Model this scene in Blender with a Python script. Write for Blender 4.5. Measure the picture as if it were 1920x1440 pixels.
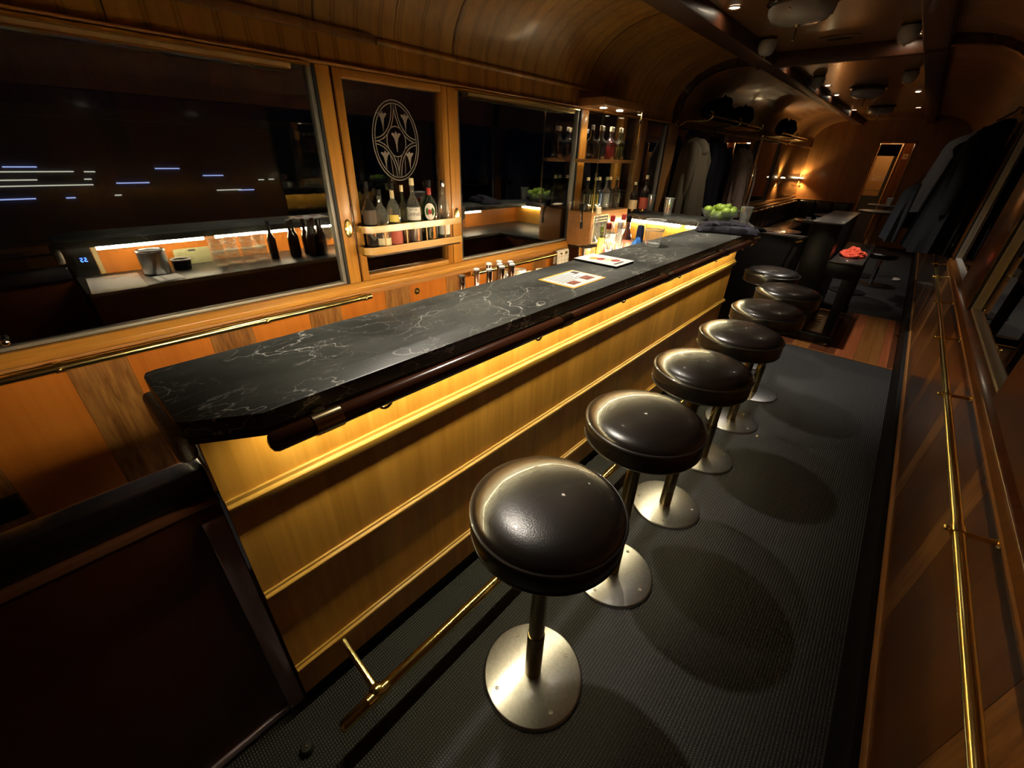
import bpy, bmesh, math, random
from mathutils import Vector, Matrix
R = math.radians
PI = math.pi
rnd = random.Random(7)
for o in list(bpy.data.objects):
    bpy.data.objects.remove(o)
S = bpy.context.scene
COL = S.collection

# ------------------------------------------------------------------ camera
FL, PITCH, YAW, ROLL, CAMH = 768.6, R(29.119), R(41.08), R(1.687), 1.60
CF = Vector((-math.sin(YAW)*math.cos(PITCH), math.cos(YAW)*math.cos(PITCH), -math.sin(PITCH)))
_r0 = Vector((math.cos(YAW), math.sin(YAW), 0)); _u0 = _r0.cross(CF)
CR = _r0*math.cos(ROLL) + _u0*math.sin(ROLL)
CU = -_r0*math.sin(ROLL) + _u0*math.cos(ROLL)
CC = Vector((0, 0, CAMH))
cd = bpy.data.cameras.new('camera'); cam = bpy.data.objects.new('camera', cd); COL.objects.link(cam)
cd.sensor_width = 36; cd.lens = FL/1920*36; cd.clip_start = 0.02; cd.clip_end = 200
M = Matrix.Identity(4)
for i in range(3):
    M[i][0], M[i][1], M[i][2], M[i][3] = CR[i], CU[i], -CF[i], CC[i]
cam.matrix_world = M
S.camera = cam
def ray(x, y): return CF + CR*((x-960)/FL) - CU*((y-720)/FL)
def onx(x, y, X): d = ray(x, y); return CC + d*((X-CC.x)/d.x)
def ony(x, y, Y): d = ray(x, y); return CC + d*((Y-CC.y)/d.y)
def onz(x, y, Z): d = ray(x, y); return CC + d*((Z-CC.z)/d.z)

# ------------------------------------------------------------------ world, exposure
W = bpy.data.worlds.new('night'); S.world = W; W.use_nodes = True
W.node_tree.nodes['Background'].inputs[0].default_value = (0.10, 0.14, 0.30, 1)
W.node_tree.nodes['Background'].inputs[1].default_value = 0.002
S.view_settings.view_transform = 'Standard'; S.view_settings.look = 'None'
S.view_settings.gamma = 1; S.view_settings.use_curve_mapping = False
S.view_settings.exposure = 1.0
S.cycles.transparent_max_bounces = 40; S.cycles.max_bounces = 10; S.cycles.glossy_bounces = 6; S.cycles.diffuse_bounces = 5
K_DOWN = 62.0       # downlights over the bar, watt
K_FAR = 14.0        # downlights of the saloon
LED_FRONT, LED_BACK, LED_RET = 56.0, 115.0, 45.0

# ------------------------------------------------------------------ materials
MATS = {}
def nmat(n):
    m = bpy.data.materials.new(n); m.use_nodes = True
    nt = m.node_tree; b = nt.nodes['Principled BSDF']
    MATS[n] = m
    return m, nt, b
def lk(nt, a, b): nt.links.new(a, b)
def plain(n, col, rough=.5, metal=0, coat=0, spec=.5, bump=0, bscale=200, var=0):
    m, nt, b = nmat(n)
    b.inputs['Base Color'].default_value = (*col, 1); b.inputs['Roughness'].default_value = rough
    b.inputs['Metallic'].default_value = metal; b.inputs['Coat Weight'].default_value = coat
    b.inputs['Specular IOR Level'].default_value = spec
    if bump or var:
        tc = nt.nodes.new('ShaderNodeTexCoord')
        no = nt.nodes.new('ShaderNodeTexNoise'); no.inputs['Scale'].default_value = bscale; no.inputs['Detail'].default_value = 4
        lk(nt, tc.outputs['Object'], no.inputs['Vector'])
        if bump:
            bp = nt.nodes.new('ShaderNodeBump'); bp.inputs['Strength'].default_value = bump; bp.inputs['Distance'].default_value = .004
            lk(nt, no.outputs['Fac'], bp.inputs['Height']); lk(nt, bp.outputs['Normal'], b.inputs['Normal'])
        if var:
            cr = nt.nodes.new('ShaderNodeValToRGB')
            cr.color_ramp.elements[0].position = .3; cr.color_ramp.elements[1].position = .7
            cr.color_ramp.elements[0].color = (*[c*(1-var) for c in col], 1)
            cr.color_ramp.elements[1].color = (*[min(1, c*(1+var)) for c in col], 1)
            lk(nt, no.outputs['Fac'], cr.inputs['Fac']); lk(nt, cr.outputs['Color'], b.inputs['Base Color'])
    return m
def wood(n, c1, c2, axis='z', fine=60, stretch=.05, rough=.32, coat=.3, strip=None, stripaxis='y', amp=.25, lines=None):
    m, nt, b = nmat(n)
    tc = nt.nodes.new('ShaderNodeTexCoord'); mp = nt.nodes.new('ShaderNodeMapping')
    sc = [1, 1, 1]; sc['xyz'.index(axis)] = stretch; mp.inputs['Scale'].default_value = sc
    lk(nt, tc.outputs['Object'], mp.inputs['Vector'])
    n1 = nt.nodes.new('ShaderNodeTexNoise'); n1.inputs['Scale'].default_value = fine; n1.inputs['Detail'].default_value = 6; n1.inputs['Distortion'].default_value = .6
    n2 = nt.nodes.new('ShaderNodeTexNoise'); n2.inputs['Scale'].default_value = fine*.16; n2.inputs['Detail'].default_value = 3; n2.inputs['Distortion'].default_value = 1.2
    lk(nt, mp.outputs['Vector'], n1.inputs['Vector']); lk(nt, mp.outputs['Vector'], n2.inputs['Vector'])
    mx = nt.nodes.new('ShaderNodeMath'); mx.operation = 'MULTIPLY_ADD'; mx.inputs[1].default_value = .45
    m2 = nt.nodes.new('ShaderNodeMath'); m2.operation = 'MULTIPLY'; m2.inputs[1].default_value = .55
    lk(nt, n2.outputs['Fac'], m2.inputs[0]); lk(nt, n1.outputs['Fac'], mx.inputs[0]); lk(nt, m2.outputs[0], mx.inputs[2])
    cr = nt.nodes.new('ShaderNodeValToRGB'); cr.color_ramp.elements[0].position = .36; cr.color_ramp.elements[1].position = .64
    cr.color_ramp.elements[0].color = (*c1, 1); cr.color_ramp.elements[1].color = (*c2, 1)
    lk(nt, mx.outputs[0], cr.inputs['Fac'])
    out = cr.outputs['Color']
    if strip:
        sx = nt.nodes.new('ShaderNodeSeparateXYZ'); lk(nt, tc.outputs['Object'], sx.inputs[0])
        dv = nt.nodes.new('ShaderNodeMath'); dv.operation = 'DIVIDE'; dv.inputs[1].default_value = strip
        lk(nt, sx.outputs['XYZ'.index(stripaxis.upper())], dv.inputs[0])
        fl = nt.nodes.new('ShaderNodeMath'); fl.operation = 'FLOOR'; lk(nt, dv.outputs[0], fl.inputs[0])
        wn = nt.nodes.new('ShaderNodeTexWhiteNoise'); wn.noise_dimensions = '1D'; lk(nt, fl.outputs[0], wn.inputs['W'])
        mr = nt.nodes.new('ShaderNodeMapRange'); mr.inputs['To Min'].default_value = 1-amp; mr.inputs['To Max'].default_value = 1+amp
        lk(nt, wn.outputs['Value'], mr.inputs['Value'])
        hs = nt.nodes.new('ShaderNodeHueSaturation'); lk(nt, out, hs.inputs['Color']); lk(nt, mr.outputs[0], hs.inputs['Value'])
        out = hs.outputs['Color']
    if lines:
        wv = nt.nodes.new('ShaderNodeTexWave'); wv.bands_direction = 'Y'; wv.inputs['Scale'].default_value = .314159/lines; wv.inputs['Distortion'].default_value = 1.6; wv.inputs['Detail'].default_value = 1; wv.inputs['Detail Scale'].default_value = .9
        mp2 = nt.nodes.new('ShaderNodeMapping'); mp2.inputs['Scale'].default_value = (.15, 1, .15); lk(nt, tc.outputs['Object'], mp2.inputs['Vector']); lk(nt, mp2.outputs['Vector'], wv.inputs['Vector'])
        c2_ = nt.nodes.new('ShaderNodeValToRGB'); e_ = c2_.color_ramp.elements
        e_[0].position = .0; e_[0].color = (1, 1, 1, 1); e_[1].position = 1; e_[1].color = (1, 1, 1, 1)
        for p_, v_ in ((.40, 1), (.47, .55), (.54, .85), (.62, .9), (.68, .5), (.75, 1)):
            q_ = e_.new(p_); q_.color = (v_, v_*.96, v_*.9, 1)
        lk(nt, wv.outputs['Fac'], c2_.inputs['Fac'])
        ml = nt.nodes.new('ShaderNodeMixRGB'); ml.blend_type = 'MULTIPLY'; ml.inputs['Fac'].default_value = .95
        lk(nt, out, ml.inputs['Color1']); lk(nt, c2_.outputs['Color'], ml.inputs['Color2']); out = ml.outputs['Color']
    lk(nt, out, b.inputs['Base Color'])
    b.inputs['Roughness'].default_value = rough; b.inputs['Coat Weight'].default_value = coat; b.inputs['Coat Roughness'].default_value = .12
    bp = nt.nodes.new('ShaderNodeBump'); bp.inputs['Strength'].default_value = .08; bp.inputs['Distance'].default_value = .002
    lk(nt, n1.outputs['Fac'], bp.inputs['Height']); lk(nt, bp.outputs['Normal'], b.inputs['Normal'])
    return m
def emit(n, col, s):
    m, nt, b = nmat(n)
    b.inputs['Base Color'].default_value = (0, 0, 0, 1)
    b.inputs['Emission Color'].default_value = (*col, 1); b.inputs['Emission Strength'].default_value = s
    return m
def thin_glass(n, tint=(1, 1, 1), gain=1.9, rough=0.0, glossc=(1, 1, 1), floor=0.0, haze=0.0):
    m = bpy.data.materials.new(n); m.use_nodes = True; nt = m.node_tree; MATS[n] = m
    nt.nodes.remove(nt.nodes['Principled BSDF']); out = nt.nodes['Material Output']
    tr = nt.nodes.new('ShaderNodeBsdfTransparent'); tr.inputs[0].default_value = (*tint, 1)
    gl = nt.nodes.new('ShaderNodeBsdfGlossy'); gl.inputs['Roughness'].default_value = rough; gl.inputs[0].default_value = (*glossc, 1)
    ge = nt.nodes.new('ShaderNodeNewGeometry'); dt = nt.nodes.new('ShaderNodeVectorMath'); dt.operation = 'DOT_PRODUCT'
    lk(nt, ge.outputs['Normal'], dt.inputs[0]); lk(nt, ge.outputs['Incoming'], dt.inputs[1])
    ab = nt.nodes.new('ShaderNodeMath'); ab.operation = 'ABSOLUTE'; lk(nt, dt.outputs['Value'], ab.inputs[0])
    om = nt.nodes.new('ShaderNodeMath'); om.operation = 'SUBTRACT'; om.inputs[0].default_value = 1; lk(nt, ab.outputs[0], om.inputs[1])
    pw_ = nt.nodes.new('ShaderNodeMath'); pw_.operation = 'POWER'; pw_.inputs[1].default_value = 5; lk(nt, om.outputs[0], pw_.inputs[0])
    fr = nt.nodes.new('ShaderNodeMath'); fr.operation = 'MULTIPLY_ADD'; fr.inputs[1].default_value = .96; fr.inputs[2].default_value = .04; lk(nt, pw_.outputs[0], fr.inputs[0])
    mu = nt.nodes.new('ShaderNodeMath'); mu.operation = 'MULTIPLY_ADD'; mu.inputs[1].default_value = gain; mu.inputs[2].default_value = floor; mu.use_clamp = True
    mx = nt.nodes.new('ShaderNodeMixShader')
    lk(nt, fr.outputs[0], mu.inputs[0]); lk(nt, mu.outputs[0], mx.inputs[0]); lk(nt, tr.outputs[0], mx.inputs[1]); lk(nt, gl.outputs[0], mx.inputs[2])
    sh = mx.outputs[0]
    if haze:
        df = nt.nodes.new('ShaderNodeBsdfDiffuse'); df.inputs[0].default_value = (.85, .85, .80, 1)
        m3 = nt.nodes.new('ShaderNodeMixShader'); m3.inputs[0].default_value = haze; lk(nt, sh, m3.inputs[1]); lk(nt, df.outputs[0], m3.inputs[2]); sh = m3.outputs[0]
    lk(nt, sh, out.inputs['Surface'])
    return m

wood('teak', (.34, .135, .017), (.54, .245, .038), 'z', 55, .05, .34, .25, strip=.11, amp=.16)
wood('teak_h', (.37, .15, .020), (.57, .265, .042), 'y', 55, .05, .36, .2)
wood('bar_wood', (.50, .225, .028), (.73, .365, .065), 'z', 42, .045, .36, .15, strip=.17, amp=.10)
wood('bar_trim', (.50, .27, .05), (.66, .38, .085), 'y', 60, .03, .3, .3)
wood('orange_panel', (.40, .115, .012), (.56, .18, .024), 'z', 30, .05, .3, .35)
wood('walnut_strip', (.13, .045, .009), (.38, .17, .045), 'z', 75, .13, .34, .3)
wood('cove_wood', (.30, .135, .016), (.47, .235, .036), 'z', 26, .03, .42, .12, strip=.23, amp=.12, lines=.235)
wood('cove_band', (.17, .07, .018), (.24, .105, .03), 'z', 40, .03, .4, .15)
wood('ceil_wood', (.20, .095, .03), (.30, .15, .05), 'y', 30, .04, .3, .35)
wood('mahogany', (.035, .011, .005), (.065, .020, .008), 'y', 50, .05, .2, .5)
wood('beam_wood', (.05, .016, .006), (.09, .028, .010), 'y', 40, .05, .42, .05)
wood('red_panel', (.075, .018, .005), (.105, .026, .008), 'z', 24, .06, .35, .25)
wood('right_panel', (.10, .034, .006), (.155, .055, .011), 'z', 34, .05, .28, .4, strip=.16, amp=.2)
wood('far_wood', (.26, .12, .036), (.40, .19, .06), 'z', 40, .05, .32, .3, strip=.3, amp=.12)
wood('plank_red', (.30, .075, .025), (.47, .145, .055), 'y', 34, .06, .3, .4)
wood('plank_brown', (.23, .085, .02), (.38, .16, .045), 'y', 34, .06, .3, .4)
wood('plank_dark', (.10, .03, .012), (.16, .05, .02), 'y', 34, .06, .3, .4)
wood('cab_wood', (.34, .15, .045), (.48, .22, .07), 'y', 45, .05, .33, .3)
plain('brass', (.86, .70, .28), .2, 1)
plain('bronze', (.36, .28, .15), .2, 1)
plain('aged_brass', (.62, .42, .18), .3, 1)
plain('steel', (.44, .44, .45), .31, 1, bump=.02, bscale=90, var=.10)
plain('chrome', (.75, .74, .72), .12, 1)
plain('gasket', (.30, .28, .25), .42, .3)
plain('rubber', (.012, .011, .010), .6)
plain('leather', (.012, .0095, .009), .27, 0, .22, .6, bump=.10, bscale=260)
plain('piping', (.028, .024, .022), .3, 0, .4)
plain('black_lacquer', (.006, .005, .004), .36, 0, 0, .25)
plain('black_matte', (.008, .007, .007), .6, 0, 0, .2)
plain('black_top', (.035, .030, .027), .3, 0, .2)
plain('gate_trim', (.15, .055, .03), .35, 0, .2)
plain('dark_stone', (.018, .017, .015), .45, 0, 0, .3)
plain('cap_black', (.012, .011, .016), .25, 0, .4)
plain('purple_trim', (.36, .27, .36), .35, .2)  # bluish light from behind is put into the gate strips' colour
plain('white_paper', (.80, .76, .70), .6)
plain('paper_orange', (.78, .42, .06), .6)
plain('ink', (.10, .07, .05), .7)
plain('ink_red', (.42, .08, .05), .6)
plain('photo_brown', (.30, .09, .05), .6, var=.5, bscale=60)
plain('cream', (.78, .66, .40), .55)
plain('yellow_label', (.75, .55, .10), .5)
plain('red_label', (.45, .03, .03), .4)
plain('white_cap', (.75, .72, .68), .4)
plain('lime', (.30, .44, .05), .35, 0, .15, bump=.2, bscale=140, var=.22)
plain('blue_cloth', (.05, .22, .62), .7, var=.4, bscale=60)
plain('dark_blue', (.012, .018, .05), .6)
plain('red_cloth', (.80, .10, .045), .8, bump=.5, bscale=70, var=.2)
plain('jacket_grey', (.040, .036, .048), .85, spec=.15, bump=.5, bscale=220, var=.15)
plain('coat_olive', (.10, .078, .048), .85, spec=.08, bump=.35, bscale=120, var=.15)
plain('coat_brown', (.28, .20, .15), .85, spec=.08, bump=.35, bscale=120, var=.15)
plain('coat_black', (.008, .008, .010), .85, spec=.08, bump=.3, bscale=120)
plain('coat_navy', (.010, .011, .018), .8, spec=.08, bump=.3, bscale=120)
plain('coat_grey', (.11, .12, .15), .85, spec=.08, bump=.3, bscale=120, var=.15)
plain('coat_blue', (.55, .64, .80), .85, spec=.08, bump=.3, bscale=120, var=.12)
plain('towel', (.72, .64, .50), .9, bump=.4, bscale=200)
plain('door_grey', (.30, .28, .20), .4)
plain('vestibule', (.50, .27, .09), .45)
plain('chalk', (.05, .05, .042), .7)
plain('opal', (.42, .40, .36), .2, 0, .4)
plain('granite', (.30, .29, .27), .5, var=.6, bscale=420)
plain('frost', (.20, .165, .135), .8)
plain('night_wall', (.03, .033, .05), .8)
plain('night_ground', (.02, .022, .03), .9)
plain('liquid_red', (.35, .02, .015), .15)
plain('liquid_dark', (.05, .012, .006), .15)
plain('beer_glass', (.035, .011, .003), .14, 0, .3)
plain('cardboard', (.36, .34, .18), .6)
thin_glass('pane', (.92, .95, .93), 2.8)
thin_glass('cut_glass', (.93, .95, .93), 3.0, floor=.06, haze=.09)
thin_glass('glass_edge', (.90, .92, .90), 4.0, floor=.15, haze=.35)
thin_glass('clear_glass', (.92, .94, .92), 3.0, floor=.04, haze=.06)
thin_glass('vitrine', (.97, .98, .98), .6)
thin_glass('green_glass', (.05, .42, .10), 2.6, floor=.04, haze=.02)
thin_glass('olive_glass', (.38, .42, .12), 2.6, floor=.04, haze=.02)
thin_glass('amber_glass', (.45, .17, .03), 2.6, floor=.04, haze=.02)
thin_glass('brown_glass', (.30, .10, .02), 2.6, floor=.04, haze=.02)
thin_glass('smoke_glass', (.30, .26, .24), 2.6, floor=.04, haze=.02)
thin_glass('red_glass', (.55, .06, .05), 2.6, floor=.04, haze=.02)
thin_glass('rose_glass', (.75, .35, .35), 2.6, floor=.04, haze=.02)
thin_glass('blue_glass', (.35, .45, .60), 2.6, floor=.04, haze=.02)
emit('led_front', (1.0, .88, .50), LED_FRONT)
emit('led_back', (1.0, .84, .52), LED_BACK)
emit('led_return', (1.0, .82, .46), LED_RET)
emit('lens', (1.0, .84, .60), 30)
emit('puck', (1.0, .86, .62), 24)
emit('sconce_light', (1.0, .78, .42), 22)
emit('streak_blue', (.42, .50, 1.0), .5)
emit('streak_white', (1.0, .93, .75), .32)
emit('digit_blue', (.05, .16, 1.0), 14)
emit('lit_room', (.75, .45, .25), .35)

def stone():
    m, nt, b = nmat('soapstone')
    tc = nt.nodes.new('ShaderNodeTexCoord'); mp = nt.nodes.new('ShaderNodeMapping'); mp.inputs['Scale'].default_value = (1, .55, 1); mp.inputs['Rotation'].default_value = (0, 0, R(25))
    lk(nt, tc.outputs['Object'], mp.inputs['Vector'])
    no = nt.nodes.new('ShaderNodeTexNoise'); no.inputs['Scale'].default_value = 5; no.inputs['Detail'].default_value = 5; no.inputs['Roughness'].default_value = .5
    lk(nt, mp.outputs['Vector'], no.inputs['Vector'])
    ad = nt.nodes.new('ShaderNodeVectorMath'); ad.operation = 'MULTIPLY_ADD'; ad.inputs[1].default_value = (.55, .55, .55)
    lk(nt, no.outputs['Color'], ad.inputs[0]); lk(nt, mp.outputs['Vector'], ad.inputs[2])
    def vein(scale, lo, hi, gain):
        v = nt.nodes.new('ShaderNodeTexVoronoi'); v.feature = 'DISTANCE_TO_EDGE'; v.inputs['Scale'].default_value = scale
        lk(nt, ad.outputs[0], v.inputs['Vector'])
        mr = nt.nodes.new('ShaderNodeMapRange'); mr.inputs['From Min'].default_value = lo; mr.inputs['From Max'].default_value = hi
        mr.inputs['To Min'].default_value = gain; mr.inputs['To Max'].default_value = 0
        lk(nt, v.outputs['Distance'], mr.inputs['Value']); return mr.outputs[0]
    v1 = vein(4.2, 0, .012, .85); v2 = vein(15, 0, .018, .38)
    msk = nt.nodes.new('ShaderNodeTexNoise'); msk.inputs['Scale'].default_value = 4.2; msk.inputs['Detail'].default_value = 5
    lk(nt, tc.outputs['Object'], msk.inputs['Vector'])
    mk = nt.nodes.new('ShaderNodeMapRange'); mk.inputs['From Min'].default_value = .38; mk.inputs['From Max'].default_value = .60; lk(nt, msk.outputs['Fac'], mk.inputs['Value'])
    a = nt.nodes.new('ShaderNodeMath'); a.operation = 'ADD'; lk(nt, v1, a.inputs[0]); lk(nt, v2, a.inputs[1])
    mm = nt.nodes.new('ShaderNodeMath'); mm.operation = 'MULTIPLY'; lk(nt, a.outputs[0], mm.inputs[0]); lk(nt, mk.outputs[0], mm.inputs[1])
    base = nt.nodes.new('ShaderNodeValToRGB'); base.color_ramp.elements[0].color = (.034, .035, .029, 1); base.color_ramp.elements[1].color = (.095, .097, .080, 1)
    base.color_ramp.elements[0].position = .35; base.color_ramp.elements[1].position = .7
    lk(nt, no.outputs['Fac'], base.inputs['Fac'])
    mix = nt.nodes.new('ShaderNodeMixRGB'); mix.inputs['Color2'].default_value = (.62, .60, .52, 1)
    lk(nt, mm.outputs[0], mix.inputs['Fac']); lk(nt, base.outputs['Color'], mix.inputs['Color1']); lk(nt, mix.outputs['Color'], b.inputs['Base Color'])
    b.inputs['Roughness'].default_value = .36; b.inputs['Specular IOR Level'].default_value = .32
    bp = nt.nodes.new('ShaderNodeBump'); bp.inputs['Strength'].default_value = .05; bp.inputs['Distance'].default_value = .002
    n3 = nt.nodes.new('ShaderNodeTexNoise'); n3.inputs['Scale'].default_value = 60; lk(nt, tc.outputs['Object'], n3.inputs['Vector'])
    lk(nt, n3.outputs['Fac'], bp.inputs['Height']); lk(nt, bp.outputs['Normal'], b.inputs['Normal'])
stone()
def carpet():
    m, nt, b = nmat('carpet')
    tc = nt.nodes.new('ShaderNodeTexCoord')
    def wave(ax, pitch):
        w = nt.nodes.new('ShaderNodeTexWave'); w.wave_type = 'BANDS'; w.bands_direction = ax
        w.inputs['Scale'].default_value = 0.314159/pitch; lk(nt, tc.outputs['Object'], w.inputs['Vector']); return w.outputs['Fac']
    wx = wave('X', .0105); wy = wave('Y', .0075)
    mm = nt.nodes.new('ShaderNodeMath'); mm.operation = 'MULTIPLY'; lk(nt, wx, mm.inputs[0]); lk(nt, wy, mm.inputs[1])
    cr = nt.nodes.new('ShaderNodeValToRGB'); cr.color_ramp.elements[0].position = .08; cr.color_ramp.elements[1].position = .75
    cr.color_ramp.elements[0].color = (.012, .012, .012, 1); cr.color_ramp.elements[1].color = (.100, .101, .110, 1)
    lk(nt, mm.outputs[0], cr.inputs['Fac']); lk(nt, cr.outputs['Color'], b.inputs['Base Color'])
    bp = nt.nodes.new('ShaderNodeBump'); bp.inputs['Strength'].default_value = .7; bp.inputs['Distance'].default_value = .004
    lk(nt, mm.outputs[0], bp.inputs['Height']); lk(nt, bp.outputs['Normal'], b.inputs['Normal'])
    b.inputs['Roughness'].default_value = .62; b.inputs['Specular IOR Level'].default_value = .3
carpet()

# ------------------------------------------------------------------ mesh helpers
class MB:
    def __init__(s): s.v = []; s.f = []
    def add(s, vs, fs):
        n = len(s.v); s.v += [tuple(v) for v in vs]; s.f += [tuple(i+n for i in f) for f in fs]; return s
    def box(s, x0, x1, y0, y1, z0, z1):
        return s.add([(x, y, z) for z in (z0, z1) for y in (y0, y1) for x in (x0, x1)],
                     [(0, 2, 3, 1), (4, 5, 7, 6), (0, 1, 5, 4), (2, 6, 7, 3), (0, 4, 6, 2), (1, 3, 7, 5)])
    def prism(s, poly, a0, a1, axis='z'):
        n = len(poly)
        def P(p, a):
            return {'z': (p[0], p[1], a), 'y': (p[0], a, p[1]), 'x': (a, p[0], p[1])}[axis]
        vs = [P(p, a0) for p in poly] + [P(p, a1) for p in poly]
        fs = [tuple(range(n-1, -1, -1)), tuple(range(n, 2*n))] + [(i, (i+1) % n, (i+1) % n+n, i+n) for i in range(n)]
        return s.add(vs, fs)
    def lathe(s, prof, seg=32, c=(0, 0, 0)):
        rings = []; vs = []; fs = []
        for r, z in prof:
            if r < 1e-6: rings.append([len(vs)]); vs.append((c[0], c[1], c[2]+z))
            else:
                rings.append(list(range(len(vs), len(vs)+seg)))
                vs += [(c[0]+r*math.cos(2*PI*i/seg), c[1]+r*math.sin(2*PI*i/seg), c[2]+z) for i in range(seg)]
        for a, b in zip(rings, rings[1:]):
            for i in range(seg):
                j = (i+1) % seg
                if len(a) == 1 and len(b) == 1: break
                if len(a) == 1: fs.append((a[0], b[j], b[i]))
                elif len(b) == 1: fs.append((a[i], a[j], b[0]))
                else: fs.append((a[i], a[j], b[j], b[i]))
        return s.add(vs, fs)
    def tube(s, pts, r, seg=10, closed=False, cap=True):
        pts = [Vector(p) for p in pts]; n = len(pts); vs = []; fs = []
        up = None
        for i, p in enumerate(pts):
            if closed: t = (pts[(i+1) % n]-pts[i-1]).normalized()
            else: t = (pts[min(i+1, n-1)]-pts[max(i-1, 0)]).normalized()
            if up is None:
                up = Vector((0, 0, 1)) if abs(t.z) < .9 else Vector((1, 0, 0))
            sd = t.cross(up).normalized(); up = sd.cross(t).normalized()
            rr = r[i] if isinstance(r, (list, tuple)) else r
            vs += [p+sd*(rr*math.cos(2*PI*k/seg))+up*(rr*math.sin(2*PI*k/seg)) for k in range(seg)]
        m = n if closed else n-1
        for i in range(m):
            for k in range(seg):
                a = i*seg+k; b = i*seg+(k+1) % seg; c = ((i+1) % n)*seg+(k+1) % seg; d = ((i+1) % n)*seg+k
                fs.append((a, b, c, d))
        if cap and not closed:
            fs.append(tuple(range(seg-1, -1, -1))); fs.append(tuple(range((n-1)*seg, n*seg)))
        return s.add(vs, fs)
    def loft(s, rings, cap=True):
        n = len(rings[0]); vs = [p for r_ in rings for p in r_]; fs = []
        for i in range(len(rings)-1):
            for k in range(n):
                fs.append((i*n+k, i*n+(k+1) % n, (i+1)*n+(k+1) % n, (i+1)*n+k))
        if cap:
            fs.append(tuple(range(n-1, -1, -1))); fs.append(tuple(range((len(rings)-1)*n, len(rings)*n)))
        return s.add(vs, fs)
    def sphere(s, c, r, seg=16, rings=10, sq=(1, 1, 1)):
        pr = [(math.sin(PI*i/rings)*r, -math.cos(PI*i/rings)*r) for i in range(rings+1)]
        pr[0] = (0, -r); pr[-1] = (0, r)
        m = MB().lathe(pr, seg)
        return s.add([(c[0]+v[0]*sq[0], c[1]+v[1]*sq[1], c[2]+v[2]*sq[2]) for v in m.v], m.f)
    def torus(s, c, R_, r, seg=40, sub=8):
        return s.tube([(c[0]+R_*math.cos(2*PI*i/seg), c[1]+R_*math.sin(2*PI*i/seg), c[2]) for i in range(seg)], r, sub, closed=True)
    def moved(s, mat):
        s.v = [tuple(mat @ Vector(v)) for v in s.v]; return s
    def build(s, name, mat, parent=None, smooth=False, bevel=0, seg=2, loc=None):
        me = bpy.data.meshes.new(name); me.from_pydata(s.v, [], s.f); me.update()
        bm = bmesh.new(); bm.from_mesh(me)
        bmesh.ops.recalc_face_normals(bm, faces=bm.faces)
        if bevel: bmesh.ops.bevel(bm, geom=list(bm.edges), offset=bevel, segments=seg, profile=.5, affect='EDGES', clamp_overlap=True)
        bm.to_mesh(me); bm.free()
        if smooth or bevel:
            me.shade_smooth(); me.set_sharp_from_angle(angle=R(38))
        me.materials.append(MATS[mat])
        return link(name, me, parent, loc)
def link(name, data, parent=None, loc=None):
    o = bpy.data.objects.new(name, data); COL.objects.link(o)
    if parent: o.parent = parent
    if loc is not None: o.location = loc
    return o
def tag(o, label, cat, group=None):
    o['label'] = label; o['category'] = cat
    if group: o['group'] = group
    return o
def thing(name, loc, label, cat, group=None, rz=0):
    o = link(name, None, None, loc); o.rotation_euler.z = rz
    return tag(o, label, cat, group)
def struct(o): o['kind'] = 'structure'; return o
def sroot(name, loc=(0, 0, 0)): return struct(link(name, None, None, loc))
def dup(root, loc, rz=None, label=None):
    c = root.copy(); COL.objects.link(c); c.location = loc
    if rz is not None: c.rotation_euler.z = rz
    if label: c['label'] = label
    for ch in root.children:
        d = ch.copy(); COL.objects.link(d); d.parent = c
        for g in ch.children:
            e = g.copy(); COL.objects.link(e); e.parent = d
    return c
def text_verts(s, size, align='CENTER'):
    cu = bpy.data.curves.new('t', 'FONT'); cu.body = s; cu.size = size; cu.align_x = align; cu.align_y = 'CENTER'; cu.resolution_u = 2
    ob = bpy.data.objects.new('t', cu); COL.objects.link(ob)
    dg = bpy.context.evaluated_depsgraph_get(); me = bpy.data.meshes.new_from_object(ob.evaluated_get(dg))
    v = [tuple(x.co) for x in me.vertices]; f = [tuple(p.vertices) for p in me.polygons]
    bpy.data.objects.remove(ob); bpy.data.curves.remove(cu); bpy.data.meshes.remove(me)
    return v, f
def flat(name, mat, parent, vs, fs=None):
    me = bpy.data.meshes.new(name); me.from_pydata([tuple(v) for v in vs], [], fs or [tuple(range(len(vs)))]); me.update()
    me.materials.append(MATS[mat]); return link(name, me, parent)
def spot(loc, power, angle=95, blend=.6, col=(1, .78, .48), rad=.03, aim=None, parent=None):
    l = bpy.data.lights.new('lamp_light', 'SPOT'); l.energy = power; l.spot_size = R(angle); l.spot_blend = blend; l.color = col; l.shadow_soft_size = rad
    o = bpy.data.objects.new('lamp_light', l); COL.objects.link(o); o.location = loc
    if aim is not None:
        d = Vector(aim)-Vector(loc); o.rotation_euler = d.to_track_quat('-Z', 'Y').to_euler()
    if parent: o.parent = parent
    return o

# ================================================================== THE CARRIAGE SHELL
XL, XR, YB, YE, ZC = -2.20, 0.42, -1.5, 12.9, 2.46
XC = (XL+XR)/2
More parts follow.
